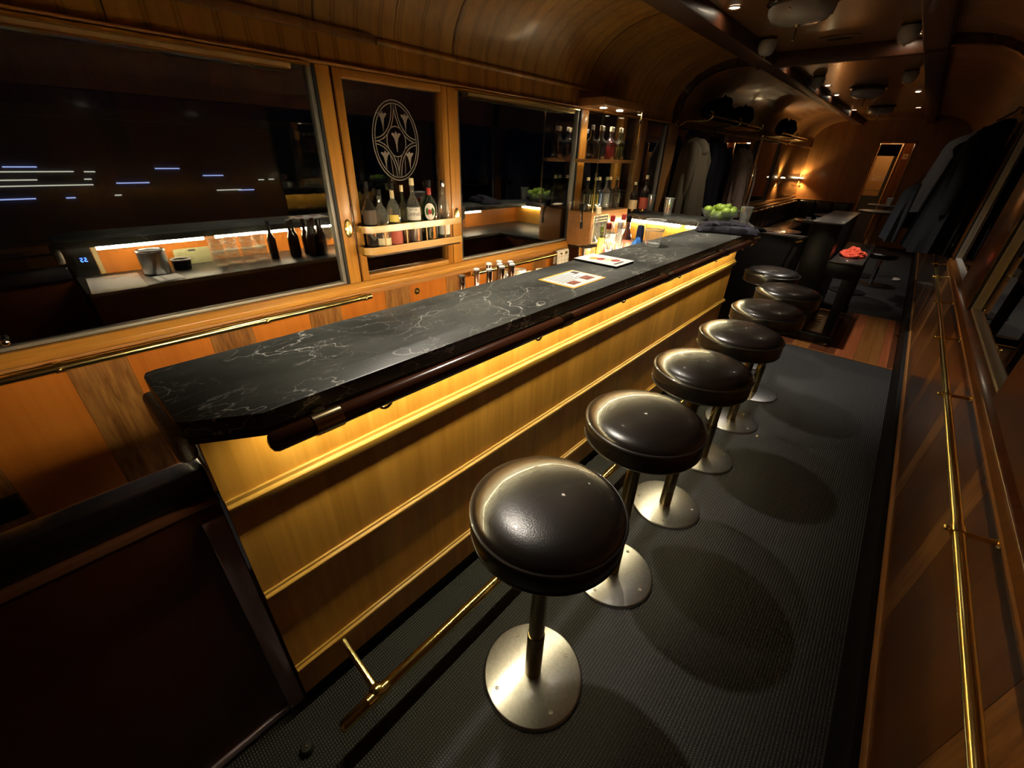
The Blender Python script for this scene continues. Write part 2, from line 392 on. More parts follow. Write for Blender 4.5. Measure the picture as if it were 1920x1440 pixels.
# --- floor
fl = struct(MB().box(XL-.06, XR+.06, YB, YE+1.4, -.06, -.004).build('floor', 'rubber'))
MB().box(XL, XR, YB, 4.77, -.004, 0).build('carpet', 'carpet', fl)
MB().box(XL, XR, 6.52, YE, -.004, 0).build('carpet', 'carpet', fl)
MB().box(-2.2, XR, 4.755, 4.775, -.003, .004).build('edge_strip', 'plank_brown', fl)
x = XL; k = 0
pw = [.145, .15, .13, .16]; pm = ['plank_dark', 'plank_brown', 'plank_dark', 'plank_red']
edges = [-2.2, -2.05, -1.9, -1.75, -1.6, -1.45, -1.3, -1.15, -1.0, -.85, -.7, -.56, -.42, -.27, -.13, -.06, .09, .20, .28, .345, .42]
mats_p = ['plank_brown', 'plank_dark']*7 + ['plank_dark', 'plank_red', 'plank_brown', 'plank_brown', 'plank_red', 'plank_dark']
for a, b_, mt in zip(edges, edges[1:], mats_p):
    MB().box(a+.001, b_-.001, 4.775, 6.52, -.02, 0).build('plank', mt, fl)

# --- left wall
wl = struct(MB().box(XL-.08, XL-.012, YB, YE, 0, .90).build('wall_left', 'mahogany'))
# dado: orange veneer fields between figured walnut strips
y = -1.5
strips = [(-.56, -.38), (-.09, .09), (.39, .57), (.85, 1.03), (1.32, 1.50), (1.80, 1.98), (2.27, 2.45), (2.74, 2.92)]
pos = YB
for a, b_ in strips + [(3.42, 3.42)]:
    MB().box(XL-.012, XL, pos+.001, a-.001, .02, .868).build('dado_panel', 'orange_panel', wl)
    if b_ > a: MB().box(XL-.012, XL+.0015, a, b_, .02, .868).build('walnut_panel', 'walnut_strip', wl)
    pos = b_
y = 3.42
while y < YE-.01:
    y2 = min(y+.79, YE)
    MB().box(XL-.012, XL, y+.001, y2-.001, .02, .868).build('dado_panel', 'far_wood', wl); y = y2
# frieze boards above the windows
fr_y = [YB, -.3, .42, 1.145, 1.55, 1.932, 2.40, 2.86, 3.31, 3.9, 4.42, 4.99, 6.2, 7.4, 8.6, 9.8, 11.0, YE]
for a, b_ in zip(fr_y, fr_y[1:]):
    MB().box(XL-.08, XL, a+.0012, b_-.0012, 1.953, 2.075).build('frieze_board', 'cove_wood' if a < 5 else 'far_wood', wl)
# posts between windows: (y0, y1)
def post(y0, y1, mat='teak', x0=XL-.07, x1=XL+.006):
    o = MB().prism([(y0, 0), (y1, 0)], 0, 1) if False else None
    return MB().box(x0, x1, y0, y1, .944, 1.937).build('window_post', mat, wl, bevel=.004)
for a, b_ in ((-.40, -.245), (1.112, 1.178), (1.878, 1.957), (3.272, 3.372), (3.95, 4.03)): post(a, b_)
for a, b_ in ((1.180, 1.188), (1.868, 1.876)): MB().box(XL-.07, XL+.001, a, b_, .944, 1.937).build('bead', 'mahogany', wl)
for a, b_ in ((4.32, 4.44), (4.94, 5.20), (6.75, 6.92), (8.5, 8.68), (10.05, YE)): post(a, b_, 'far_wood')
# sill and head mouldings
def along(name, prof, y0, y1, mat, bev=.003): return struct(MB().prism(prof, y0, y1, 'y').build(name, mat, bevel=bev))
along('trim_1', [(XL-.07, .895), (XL+.026, .895), (XL+.026, .918), (XL+.016, .932), (XL+.010, .944), (XL-.07, .944)], YB, 3.40, 'teak_h')
along('trim_2', [(XL-.012, .866), (XL+.018, .866), (XL+.022, .893), (XL-.012, .893)], YB, 3.40, 'cab_wood')
along('trim_3', [(XL-.07, 1.938), (XL+.022, 1.938), (XL+.026, 1.948), (XL+.012, 1.953), (XL-.07, 1.953)], YB, 4.99, 'teak_h')
along('trim_4', [(XL-.02, 2.052), (XL+.014, 2.052), (XL+.020, 2.066), (XL+.010, 2.080), (XL-.02, 2.080)], 1.44, 3.34, 'cove_wood')
along('trim_5', [(XL-.02, 2.050), (XL+.022, 2.052), (XL+.022, 2.084), (XL-.02, 2.084)], YB, 1.43, 'cove_band')
along('trim_6', [(XL-.07, .895), (XL+.03, .895), (XL+.03, .935), (XL-.07, .944)], 3.40, YE, 'far_wood')
along('trim_7', [(XL-.07, 1.938), (XL+.02, 1.938), (XL+.02, 1.953), (XL-.07, 1.953)], 5.1, YE, 'far_wood')

def window(n, y0, y1, z0=.946, z1=1.936, gas=True, sgn=1, X=XL, inner=False, mat='teak'):
    """window in a side wall; sgn=1 left wall (room at +x), -1 right wall"""
    w = sroot('window_%d' % n, (X, y0, z0))
    H, L_ = z1-z0, y1-y0
    xs = lambda a, b_: (min(sgn*a, sgn*b_), max(sgn*a, sgn*b_))
    if inner:      # proud timber sash
        t = .042
        x0, x1 = xs(-.05, .012)
        for p in ((0, t, 0, H), (L_-t, L_, 0, H), (t, L_-t, 0, t*.75), (t, L_-t, H-t*.8, H)):
            MB().box(x0, x1, p[0], p[1], p[2], p[3]).build('sash_rail', mat if p[1]-p[0] < .1 else 'teak_h', w, bevel=.004)
    if gas:
        x0, x1 = xs(-.05, -.008)
        gr = .032
        MB().box(x0, x1, L_-gr, L_, 0, H).build('gasket_strip', 'gasket', w, bevel=.003)
        MB().box(x0+sgn*.012, x1+sgn*.012, L_-gr*.45, L_-.002, 0, H).build('gasket_strip', 'rubber', w)
        MB().box(x0, x1, 0, L_-gr, 0, .014).build('gasket_strip', 'gasket', w, bevel=.003)
        MB().box(x0, x1, 0, .02, 0.014, H).build('gasket_strip', 'rubber', w)
        MB().box(x0, x1, .02, L_-gr, H-.014, H).build('gasket_strip', 'rubber', w)
    x0, x1 = xs(-.030, -.026)
    MB().box(x0, x1, .005, L_-.005, .005, H-.005).build('glass_pane', 'pane', w)
    return w
w1 = window(1, -.245, 1.112); w2 = window(2, 1.188, 1.868, inner=True, gas=False); w3 = window(3, 1.957, 3.272)
window(8, 3.372, 3.95, gas=False); window(9, 4.03, 4.32, gas=False); window(4, 4.44, 4.94); window(5, 5.20, 6.75); window(6, 6.92, 8.5); window(7, 8.68, 10.05); window(12, -1.5, -.40)
# roller-blind cassettes at the window heads
def cassette(w, L_, H, a0, a1, cut0, cut1):
    MB().prism([(-.03, H-.002), (.030, H-.002), (.034, H-.010), (.034, H-.016), (-.03, H-.016)], a0, a1, 'y').build('blind_cassette', 'brass', w)
    MB().prism([(-.03, H-.017), (.026, H-.017), (.022, H-.034), (-.03, H-.034)], a0+cut0, a1-cut1, 'y').build('blind_rail', 'aged_brass', w)
    MB().prism([(-.03, H-.0345), (.026, H-.0345), (.026, H-.040), (-.03, H-.040)], a0+cut0+.01, a1-cut1-.01, 'y').build('blind_hem', 'brass', w)
cassette(w1, 1.35, .99, .05, 1.32, .03, .08); cassette(w3, 1.315, .99, -.02, 1.24, .085, .05)
MB().sphere((.004, .055, .035), .012, 12, 8, (.5, 1, 1)).build('bolt_head', 'chrome', w1, True)
# etched ornament on window 2
def etched():
    ox, oy, oz = -.0255, 1.526-1.188, 1.650-.946
    A, B_ = .146, .190
    parts = []
    def ribbon(pts, w_, closed=False):
        n = len(pts); vs = []; fs = []
        for i, p in enumerate(pts):
            q0 = pts[i-1] if (i or closed) else p; q1 = pts[(i+1) % n] if (i < n-1 or closed) else p
            d = Vector((q1[0]-q0[0], q1[1]-q0[1])); d.normalize(); nx, nz = -d.y*w_/2, d.x*w_/2
            vs += [(ox, oy+p[0]+nx, oz+p[1]+nz), (ox, oy+p[0]-nx, oz+p[1]-nz)]
        for i in range(n if closed else n-1):
            j = (i+1) % n; fs.append((2*i, 2*i+1, 2*j+1, 2*j))
        return vs, fs
    def ell(a, b_, cx=0, cz=0, n=48, t0=0, t1=2*PI, end=False):
        return [(cx+a*math.cos(t0+(t1-t0)*i/(n-1 if end else n)), cz+b_*math.sin(t0+(t1-t0)*i/(n-1 if end else n))) for i in range(n)]
    def put(pts, w_=.0055, closed=False):
        v, f = ribbon(pts, w_, closed); flat('etched_line', 'frost', w2, v, f)
    put(ell(A, B_), .006, True); put(ell(A-.014, B_-.014), .005, True); put(ell(.060, .072), .005, True)
    for sx in (-1, 1):
        for sz in (-1, 1):
            for off in (0, .014):
                a_, b2 = A-.016-off*.6, B_-.018-off*.6
                pts = []
                for i in range(17):
                    t = PI/2*i/16
                    pts.append((sx*(A-.012-a_*math.cos(t)*.93+0*off)*1.0 if False else sx*((A-.014)-(A-.014-off)*math.sin(t)), sz*((B_-.014)-(B_-.014-off)*math.cos(t))))
                put(pts, .005)
    def tulip(cx, cz, s):
        prof = [(-.030, .022), (-.018, .026), (-.008, .020), (0, .034), (.008, .020), (.018, .026), (.030, .022), (.012, .0), (.004, -.03), (.0015, -.062), (-.0015, -.062), (-.004, -.03), (-.012, .0)]
        flat('etched_flower', 'frost', w2, [(ox, oy+cx+p[0]*s, oz+cz+p[1]*s) for p in prof])
    tulip(0, .015, 1.05); tulip(-.075, .105, .95); tulip(.068, .105, .95); tulip(-.080, -.075, .95); tulip(.078, -.075, .95)
    for x_ in (-.048, .048, 0): put([(x_, -.07 if x_ == 0 else -.062), (x_*.85, -.165)], .003)
etched()

# --- ceiling: coved sides, flat middle, beams
ce = struct(MB().box(-1.52, -.26, YB, YE, ZC, ZC+.05).build('ceiling', 'ceil_wood'))
cove = [(XL, 2.070), (XL+.012, 2.13), (XL+.042, 2.20), (XL+.10, 2.28), (XL+.19, 2.352), (XL+.30, 2.405), (XL+.42, 2.440), (XL+.56, 2.458), (XL+.70, 2.462)]
def cove_strip(y0, y1, mat, name, mirror=False, lift=0.0):
    pts = []
    for i, (x_, z_) in enumerate(cove):
        a = cove[max(i-1, 0)]; b_ = cove[min(i+1, len(cove)-1)]
        d = Vector((b_[0]-a[0], b_[1]-a[1])).normalized(); n = Vector((d.y, -d.x))
        pts.append((x_+n.x*lift, z_+n.y*lift, x_-n.x*.03, z_-n.y*.03))
    prof = [(p[0], p[1]) for p in pts]+[(p[2], p[3]) for p in reversed(pts)]
    if mirror: prof = [(2*XC-p[0], p[1]) for p in prof]
    vs = []; fs = []; n = len(pts)
    for yy in (y0, y1): vs += [(p[0], yy, p[1]) for p in prof]
    N = len(prof)
    for i in range(N): fs.append((i, (i+1) % N, (i+1) % N+N, i+N))
    for i in range(n-1):
        q = (i, i+1, N-2-i, N-1-i); fs.append(q); fs.append(tuple(N+k for k in reversed(q)))
    return MB().add(vs, fs).build(name, mat, ce, smooth=True)
seams = [YB, -.55, .35, 1.143, 1.55, 1.932, 3.312, 4.99]
for a, b_ in zip(seams, seams[1:]): cove_strip(a+.0015, b_-.0015, 'cove_wood', 'cove_panel')
seams2 = [5.08, 6.2, 7.4, 8.6, 9.8, 11.0, YE]
for a, b_ in zip(seams2, seams2[1:]): cove_strip(a+.002, b_-.002, 'far_wood', 'cove_panel')
for a in (YB, .0, 1.5, 3.0, 4.5, 6.0, 7.5, 9.0, 10.5): cove_strip(a+.002, min(a+1.498, YE), 'far_wood', 'cove_panel', True)
for yy, w_ in ((1.143, .008), (1.932, .011), (3.312, .009)): cove_strip(yy-w_/2, yy+w_/2, 'cove_band', 'cove_rib', lift=.004)
struct(MB().box(-1.50, -1.34, YB, 4.98, 2.365, ZC+.004).build('trim_8', 'beam_wood', bevel=.012))
struct(MB().box(-.33, -.18, YB, 4.98, 2.365, ZC+.004).build('trim_9', 'beam_wood', bevel=.012))
struct(MB().box(-1.50, -1.36, 5.08, YE, 2.375, ZC+.004).build('trim_10', 'beam_wood', bevel=.012))
struct(MB().box(-.33, -.19, 5.08, YE, 2.375, ZC+.004).build('trim_11', 'beam_wood', bevel=.012))
struct(MB().box(-1.50, -.18, 4.985, 5.075, 2.355, ZC+.004).build('trim_12', 'beam_wood', bevel=.012))
def arch(n, mirror=False):
    out = [(p[0], p[1]) for p in cove]; inn = [(XL+.055, 1.955), (XL+.065, 2.12), (XL+.09, 2.185), (XL+.145, 2.255), (XL+.225, 2.315), (XL+.325, 2.362), (XL+.44, 2.385), (XL+.57, 2.392), (XL+.70, 2.392)]
    out[0] = (XL-.0, 1.955)
    vs = []; fs = []; n_ = len(out)
    for yy in (4.992, 5.07):
        for p in out+inn: vs.append(((2*XC-p[0]) if mirror else p[0], yy, p[1]))
    N = 2*n_
    for i in range(n_-1):
        q = (i, i+1, n_+i+1, n_+i); fs += [q, tuple(k+N for k in reversed(q))]
        fs += [(n_+i, n_+i+1, N+n_+i+1, N+n_+i), (i, i+1, N+i+1, N+i)]
    fs += [(0, n_, N+n_, N), (n_-1, N-1, 2*N-1, N+n_-1)]
    return struct(MB().add(vs, fs).build('trim_%d' % n, 'mahogany', smooth=True))
arch(13); arch(14, True)

# --- right wall
wr = struct(MB().box(XR+.012, XR+.08, YB, YE, 0, .92).build('wall_right', 'mahogany'))
y = YB; k = 0
while y < YE-.01:
    y2 = min(y+(.62 if k % 2 == 0 else .17), YE)
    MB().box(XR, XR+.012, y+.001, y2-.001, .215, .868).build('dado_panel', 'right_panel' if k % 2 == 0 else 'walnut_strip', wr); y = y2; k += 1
struct(MB().box(XR-.035, XR+.012, YB, YE, 0, .20).build('baseboard_right', 'black_matte', bevel=.006))
struct(MB().prism([(XR-.012, .20), (XR+.01, .20), (XR+.01, .222), (XR-.004, .222)], YB, YE, 'y').build('trim_15', 'cab_wood', bevel=.003))
struct(MB().prism([(XR-.012, .868), (XR+.012, .868), (XR+.012, .90), (XR-.02, .90)], YB, YE, 'y').build('trim_16', 'cab_wood', bevel=.003))
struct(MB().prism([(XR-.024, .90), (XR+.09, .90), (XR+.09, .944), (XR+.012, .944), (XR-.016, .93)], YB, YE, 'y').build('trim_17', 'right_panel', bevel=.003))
rp = ((YB, 1.90), (3.22, 3.86), (5.05, 5.5), (7.1, 7.4), (9.0, 9.3), (10.9, YE))  # first pier's unseen near part is made solid to stop a bar reflection
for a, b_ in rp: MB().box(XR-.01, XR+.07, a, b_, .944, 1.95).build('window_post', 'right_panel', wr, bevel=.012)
for n, (a, b_) in enumerate(((1.90, 3.22), (3.86, 5.05), (5.5, 7.1), (7.4, 9.0), (9.3, 10.9))):
    w_ = window(13+n, a, b_, sgn=-1, X=XR, z1=1.945)
    MB().box(.02, .075, 0, b_-a, -.001, .004).build('sill_plate', 'purple_trim', w_)
for a, b_ in zip(seams+seams2, (seams+seams2)[1:]):
    MB().box(XR, XR+.08, a+.001, b_-.001, 1.951, 2.075).build('frieze_board', 'far_wood', wr)
# --- end walls
wf = struct(MB().box(XL-.05, -.96, YE, YE+.05, 0, 2.52).build('wall_far', 'far_wood'))
MB().box(-.33, XR+.05, YE, YE+.05, 0, 2.52).build('wall_panel', 'far_wood', wf); MB().box(-.96, -.33, YE, YE+.05, 2.07, 2.52).build('wall_panel', 'far_wood', wf)
struct(MB().box(XL-.08, XR+.08, YB-.05, YB, 0, 2.55).build('wall_back', 'far_wood'))
# far doorway with lit vestibule
d1 = sroot('door_1', (-.96, YE, 0))
for p in ((-.005, .035, 0, 2.07), (.60, .635, 0, 2.07)): MB().box(p[0], p[1], -.015, .05, p[2], p[3]).build('door_jamb', 'teak_h', d1, bevel=.006)
MB().box(-.005, .635, -.015, .05, 2.035, 2.075).build('door_head', 'teak_h', d1, bevel=.006)
lf = [(.04, .0), (.40, .0), (.40, 2.03), (.04, 2.03)]
MB().box(.04, .40, .07, .10, .02, 1.02).build('door_leaf', 'door_grey', d1); MB().box(.04, .40, .07, .10, 1.80, 2.02).build('door_leaf', 'black_matte', d1)
MB().box(.34, .40, .07, .10, 1.02, 1.80).build('door_stile', 'door_grey', d1); MB().box(.04, .055, .07, .10, 1.02, 1.80).build('door_stile', 'teak_h', d1)
MB().box(.055, .34, .082, .088, 1.02, 1.80).build('glass_pane', 'pane', d1)
MB().box(.42, .455, .06, .12, 0, 2.04).build('door_post', 'teak_h', d1, bevel=.006)
MB().box(.05, .34, .055, .066, 1.12, 1.135).build('push_bar', 'brass', d1)
vb = struct(MB().box(-1.25, -.1, YE+1.2, YE+1.25, 0, 2.3).build('wall_vestibule', 'vestibule'))
MB().box(-1.25, -1.2, YE+.06, YE+1.2, 0, 2.3).build('wall_panel', 'vestibule', vb); MB().box(-.35, -.30, YE+.06, YE+1.2, 0, 2.3).build('wall_panel', 'far_wood', vb)
MB().box(-1.25, -.1, YE+.06, YE+1.2, 2.3, 2.35).build('vestibule_ceiling', 'vestibule', vb)
MB().box(-.52, -.35, YE+.35, YE+.40, 0, 2.2).build('wall_panel', 'far_wood', vb)
sg = thing('door_sign', (-.44, YE+.345, 1.80), 'small white square notice with dark dot beside the far doorway', 'sign')
MB().box(-.045, .045, -.004, .004, -.05, .05).build('plate', 'white_paper', sg); MB().lathe([(0, 0), (.014, 0), (.014, .003), (0, .003)], 14).moved(Matrix.Translation((0, -.004, 0)) @ Matrix.Rotation(R(90), 4, 'X')).build('dot', 'ink', sg)
vl = bpy.data.lights.new('vestibule_light', 'POINT'); vl.energy = 5; vl.color = (1, .70, .36); vl.shadow_soft_size = .08
vo = bpy.data.objects.new('vestibule_light', vl); COL.objects.link(vo); vo.location = (-.75, YE+.6, 2.1)

# --- outside in the dark: an invented building, its glowing strips standing in for light streaks
og = struct(MB().box(-40, 40, -40, 60, -1.2, -1.1).build('ground', 'night_ground'))
bd = thing('invented_building', (-9.0, 0, -1.1), 'invented dark building outside the window with glowing strips standing in for light streaks', 'building')
MB().box(-3, 0, -6, 5.5, 0, 3.0).build('wall', 'night_wall', bd); MB().box(-3.2, .25, -6.2, 5.7, 3.0, 3.12).build('roof', 'night_wall', bd)
for px, py, wpx, mt in ((37, 313, 32, 'streak_blue'), (63, 322, 80, 'streak_white'), (90, 348, 95, 'streak_white'), (250, 343, 40, 'streak_blue'), (314, 316, 32, 'streak_blue'), (22, 374, 46, 'streak_blue'), (400, 329, 30, 'streak_blue'), (430, 356, 38, 'streak_white'), (462, 356, 26, 'streak_blue'), (168, 322, 12, 'streak_white'), (165, 336, 8, 'streak_white'), (222, 366, 8, 'streak_white'), (133, 371, 10, 'streak_blue'), (490, 337, 9, 'streak_white'), (509, 336, 9, 'streak_white'), (20, 338, 50, 'streak_white')):
    c = onx(px, py, -8.98); L_ = wpx/FL*9.5/2*.8
    lf_ = MB().box(-.006, .03, -L_, L_, -.007, .007).build('light_streak', mt, bd, loc=(.0, c.y, c.z+1.1))

# ================================================================== BAR
def bw(mb, name, mat, root, **k):
    """build world-space geometry as a part of an unrotated thing or of one of its parts"""
    top = root
    off = Vector((0, 0, 0))
    while top is not None: off += Vector(top.location); top = top.parent
    mb.v = [(v[0]-off.x, v[1]-off.y, v[2]-off.z) for v in mb.v]
    return mb.build(name, mat, root, **k)
ZT = 1.14
FX = -.918          # bar front face
BY0, BY1 = .082, 3.77
bar = thing('bar_counter', (-1.05, 2.0, 0), 'long golden wood bar front with three mouldings and glowing underside', 'bar')
body = [(FX-.012, BY0+.004), (-1.0, BY0+.004), (-1.0, 3.95), (-2.19, 3.95), (-2.19, 4.28), (-1.12, 4.28), (FX-.012, BY1)]
bw(MB().prism(body, .0, 1.098), 'carcass', 'mahogany', bar)
fields = [(.06, .196), (.225, .552), (.582, .868), (.907, 1.097)]
for a, b_ in fields: bw(MB().box(FX-.012, FX, BY0, BY1, a, b_), 'front_panel', 'bar_wood', bar)
for a, b_ in ((.196, .225), (.552, .582), (.868, .907)): bw(MB().box(FX-.012, FX-.001, BY0, BY1, a, b_), 'front_panel', 'bar_wood', bar)
bw(MB().box(FX-.03, FX-.004, BY0+.02, BY1-.02, .0, .06), 'plinth', 'black_matte', bar)
def moulding(z, big):
    s = 1.35 if big else 1.0; q = .84 if big else .78
    prof = [(FX-.0005, z-.030*s), (FX+.020*q, z-.030*s), (FX+.022*q, z-.012*s), (FX+.017*q, z-.009*s), (FX+.010*q, z-.008*s), (FX+.009*q, z-.001*s), (FX+.005*q, z), (FX-.0005, z)]
    bw(MB().prism(prof, BY0, BY1+.012, 'y'), 'moulding', 'bar_trim', bar, bevel=.0012)
moulding(.907, True); moulding(.580, False); moulding(.222, False)
# end faces towards the saloon, canted
n_ = Vector((FX-.012+1.12, BY1-4.28, 0)).normalized()
bw(MB().prism([(FX-.011, BY1+.001), (-1.12, 4.281), (-1.115, 4.292), (FX-.003, BY1+.004)], .06, 1.097), 'end_panel', 'bar_wood', bar)
led = bw(MB().box(-.867, -.849, .20, 3.70, 1.0825, 1.0985), 'led_housing', 'gasket', bar)
bw(MB().box(-.865, -.851, .205, 3.695, 1.0815, 1.0824), 'led_strip', 'led_front', led)
# polished timber arm rail
RX, RZ = -.768, 1.098
rail = bw(MB().tube([(RX, .168, RZ), (RX, .172, RZ), (RX, .18, RZ), (RX, 3.62, RZ), (RX-.015, 3.70, RZ), (RX-.085, 3.90, RZ)], [.008, .017, .0215, .0215, .0215, .0215], 16), 'arm_rail', 'mahogany', bar, smooth=True)
for yy in (.285, 1.15, 2.02, 2.90, 3.50):
    bw(MB().tube([(RX, yy-.03, RZ), (RX, yy+.03, RZ)], .0245, 16), 'rail_collar', 'bronze', rail, smooth=True)
    bw(MB().box(-.822, RX-.015, yy-.014, yy+.014, RZ-.012, RZ+.012), 'rail_bracket', 'bronze', rail, bevel=.003)
for yy in (.445, 1.055, 1.66, 2.285, 2.87, 3.45):
    hk = [(-.822+.045*math.sin(t)*0, yy-.022*math.cos(t), 1.072-.030*math.sin(t)) for t in [PI*i/10 for i in range(11)]]
    bw(MB().tube([(RX-.035, p[1], p[2]) for p in hk], .0042, 8), 'bag_hook', 'bronze', rail, smooth=True)
# brass foot rail
FRX, FRZ = -.705, .145
fr = bw(MB().tube([(FRX, .100, FRZ), (FRX, .106, FRZ), (FRX, .112, FRZ), (FRX, 3.72, FRZ)], [.004, .014, .0185, .0185], 16), 'foot_rail', 'brass', bar, smooth=True)
for yy in (.225, 1.28, 2.34, 3.40):
    bw(MB().tube([(FX-.002, yy, .185), (FX+.06, yy, .178), (FRX-.02, yy, .152)], [.016, .0105, .0125], 12), 'rail_arm', 'brass', fr, smooth=True)
    bw(MB().sphere((FRX-.006, yy, FRZ+.002), .026, 14, 10), 'rail_knuckle', 'brass', fr, smooth=True)
    bw(MB().tube([(FRX, yy-.035, FRZ), (FRX, yy+.035, FRZ)], .0212, 14), 'rail_sleeve', 'brass', fr, smooth=True)
# stone top
slab = [(-.818, .186), (-.893, .066), (-.905, .060), (-1.165, .060), (-1.185, .066), (-1.192, .085), (-1.192, 3.90), (-2.195, 3.90), (-2.195, 4.36), (-1.04, 4.36), (-.818, 3.84)]
top = tag(MB().prism([(p[0]+1.0, p[1]-2.0) for p in slab], 0, .040).build('bar_worktop', 'soapstone', None, bevel=.004, loc=(-1.0, 2.0, ZT-.040)), 'black veined stone bar top with cut corners above the glowing front', 'worktop')
apr = [(-.818, .186), (-.893, .066), (-.905, .071), (-.830, .190), (-.830, 3.835), (-.818, 3.84)]
ed = bw(MB().prism(apr, 1.086, 1.0995), 'edge_band', 'mahogany', bar)
# work counter on the bartender's side
wk = thing('work_counter', (-1.25, 2.0, 0), 'low dark stone work counter behind the bar with orange splashback', 'counter')
wt = [(-1.002, .09), (-1.45, .09), (-1.45, 3.20), (-2.19, 3.20), (-2.19, 3.946), (-1.002, 3.946)]
bw(MB().prism(wt, .895, .92), 'worktop', 'dark_stone', wk, bevel=.004)
bw(MB().prism([(-1.002, .10), (-1.43, .10), (-1.43, 3.22), (-2.19, 3.22), (-2.19, 3.945), (-1.002, 3.945)], 0, .894), 'carcass', 'mahogany', wk)
y = .10
for y2 in (.20, .72, 1.30, 1.88, 2.46, 3.04, 3.94):
    bw(MB().box(-1.018, -1.0015, y+.001, y2-.001, .921, 1.097), 'splash_panel', 'black_matte' if y2 < .21 else 'orange_panel', wk); y = y2
bw(MB().box(-1.020, -1.0185, .205, .225, .925, 1.09), 'edge_strip', 'cream', wk)
for a, b_ in ((-2.19, -1.6), (-1.6, -1.02)): bw(MB().box(a+.001, b_-.001, 3.932, 3.9465, .921, 1.097), 'splash_panel', 'bar_wood', wk)
bw(MB().box(-1.451, -1.4405, .10, 3.20, .897, .918), 'nosing', 'gasket', wk)
for a, b_ in ((.22, .735), (.80, 1.30), (1.36, 1.95), (2.0, 2.6), (2.65, 3.2)): bw(MB().box(-1.166, -1.150, a, b_, 1.080, 1.0985), 'led_strip', 'led_back', wk)
for a, b_ in ((-1.95, -1.48), (-1.42, -1.12)): bw(MB().box(a, b_, 3.910, 3.924, 1.078, 1.0985), 'led_strip', 'led_return', wk)
th = bw(MB().box(-1.03, -1.018, .115, .195, .97, 1.05), 'thermostat', 'black_lacquer', wk)
v, f = text_verts('55', .034)
bw(MB().add([(-1.0305, .155-p[0], 1.012+p[1]) for p in v], f), 'digits', 'digit_blue', th)
# speckled stone upstand closing the near end below the top
up = tag(MB().box(-.135, .130, -.018, .018, -.035, .035).build('stone_nosing', 'granite', None, bevel=.014, seg=3, loc=(-1.055, .060, 1.060)), 'speckled grey rounded stone end under the near corner of the bar', 'stone end')
# low swing gate that carries on from the near end of the bar
gt = thing('bar_gate', (-.965, -.7, 0), 'dark red wood half gate with black padded cap beside the bar end', 'gate')
GX = -.945
bw(MB().box(GX-.05, GX, YB+.02, .077, .03, .895), 'gate_panel', 'red_panel', gt)
bw(MB().box(GX-.052, GX+.006, YB+.02, .0785, .895, .912), 'top_trim', 'gate_trim', gt, bevel=.003)
bw(MB().box(GX-.006, GX+.012, .030, .076, .012, .86), 'edge_strip', 'purple_trim', gt, bevel=.003)
bw(MB().box(GX-.006, GX+.009, YB+.02, .0295, .012, .040), 'bottom_strip', 'purple_trim', gt, bevel=.003)
bw(MB().box(GX-.075, GX-.008, YB+.02, .0785, .912, .985), 'padded_cap', 'cap_black', gt, bevel=.010, seg=3)
bw(MB().sphere((GX+.009, .038, .026), .006, 10, 6), 'screw', 'chrome', gt, smooth=True)
fs_ = thing('floor_stop', (-.80, .02, 0), 'small dark rubber door stop on the carpet by the bar end', 'door stop')
MB().lathe([(0, 0), (.02, 0), (.02, .012), (.014, .022), (0, .024)], 16).build('stop', 'rubber', fs_, smooth=True); MB().sphere((0, 0, .022), .006, 8, 6).build('screw', 'chrome', fs_, smooth=True)

# ------------------------------------------------------------------ bar stools
SG = 'round black leather bar stools along the bar'
def make_stool():
    t = thing('bar_stool', (-.43, .65, 0), '', 'stool', SG)
    MB().lathe([(0, 0), (.174, 0), (.174, .006), (.170, .012), (.166, .0135), (0, .0135)], 56).build('base_plate', 'steel', t, smooth=True)
    bp_ = t.children[0]
    for k in range(4):
        a = PI/4+k*PI/2+.35
        MB().lathe([(0, .013), (.0075, .013), (.0065, .0155), (.003, .0155), (.0025, .0145), (0, .0145)], 12, (.135*math.cos(a), .135*math.sin(a), 0)).build('screw', 'gasket', bp_, smooth=True)
    MB().lathe([(.0285, .0135), (.0285, .24), (.0275, .243), (.0255, .243), (.0255, .735)], 24).build('column', 'bronze', t, smooth=True)
    MB().lathe([(0, .725), (.12, .725), (.185, .732), (.199, .742), (.2025, .762), (.2025, .795), (.199, .806)], 56).build('seat_band', 'leather', t, smooth=True)
    MB().lathe([(.199, .806), (.196, .816), (.186, .826), (.165, .836), (.13, .844), (.08, .849), (.03, .851), (0, .8512)], 56).build('seat_cushion', 'leather', t, smooth=True)
    MB().torus((0, 0, .807), .2005, .0045, 56, 8).build('piping', 'piping', t, smooth=True)
    MB().torus((0, 0, .742), .1995, .003, 56, 6).build('piping', 'piping', t, smooth=True)
    return t
names = ['first', 'second', 'third', 'fourth', 'fifth', 'sixth']
st0 = make_stool()
for i in range(6):
    lb = 'round black leather bar stool on steel disc, %s from the gate end of the bar' % names[i]
    if i == 0: st0['label'] = lb
    else: dup(st0, (-.43, .65+.553*i, 0), R(23*i), lb)
s7 = dup(st0, (-.655, 3.97, 0), .4, 'round black leather bar stool standing past the far end of the bar front')

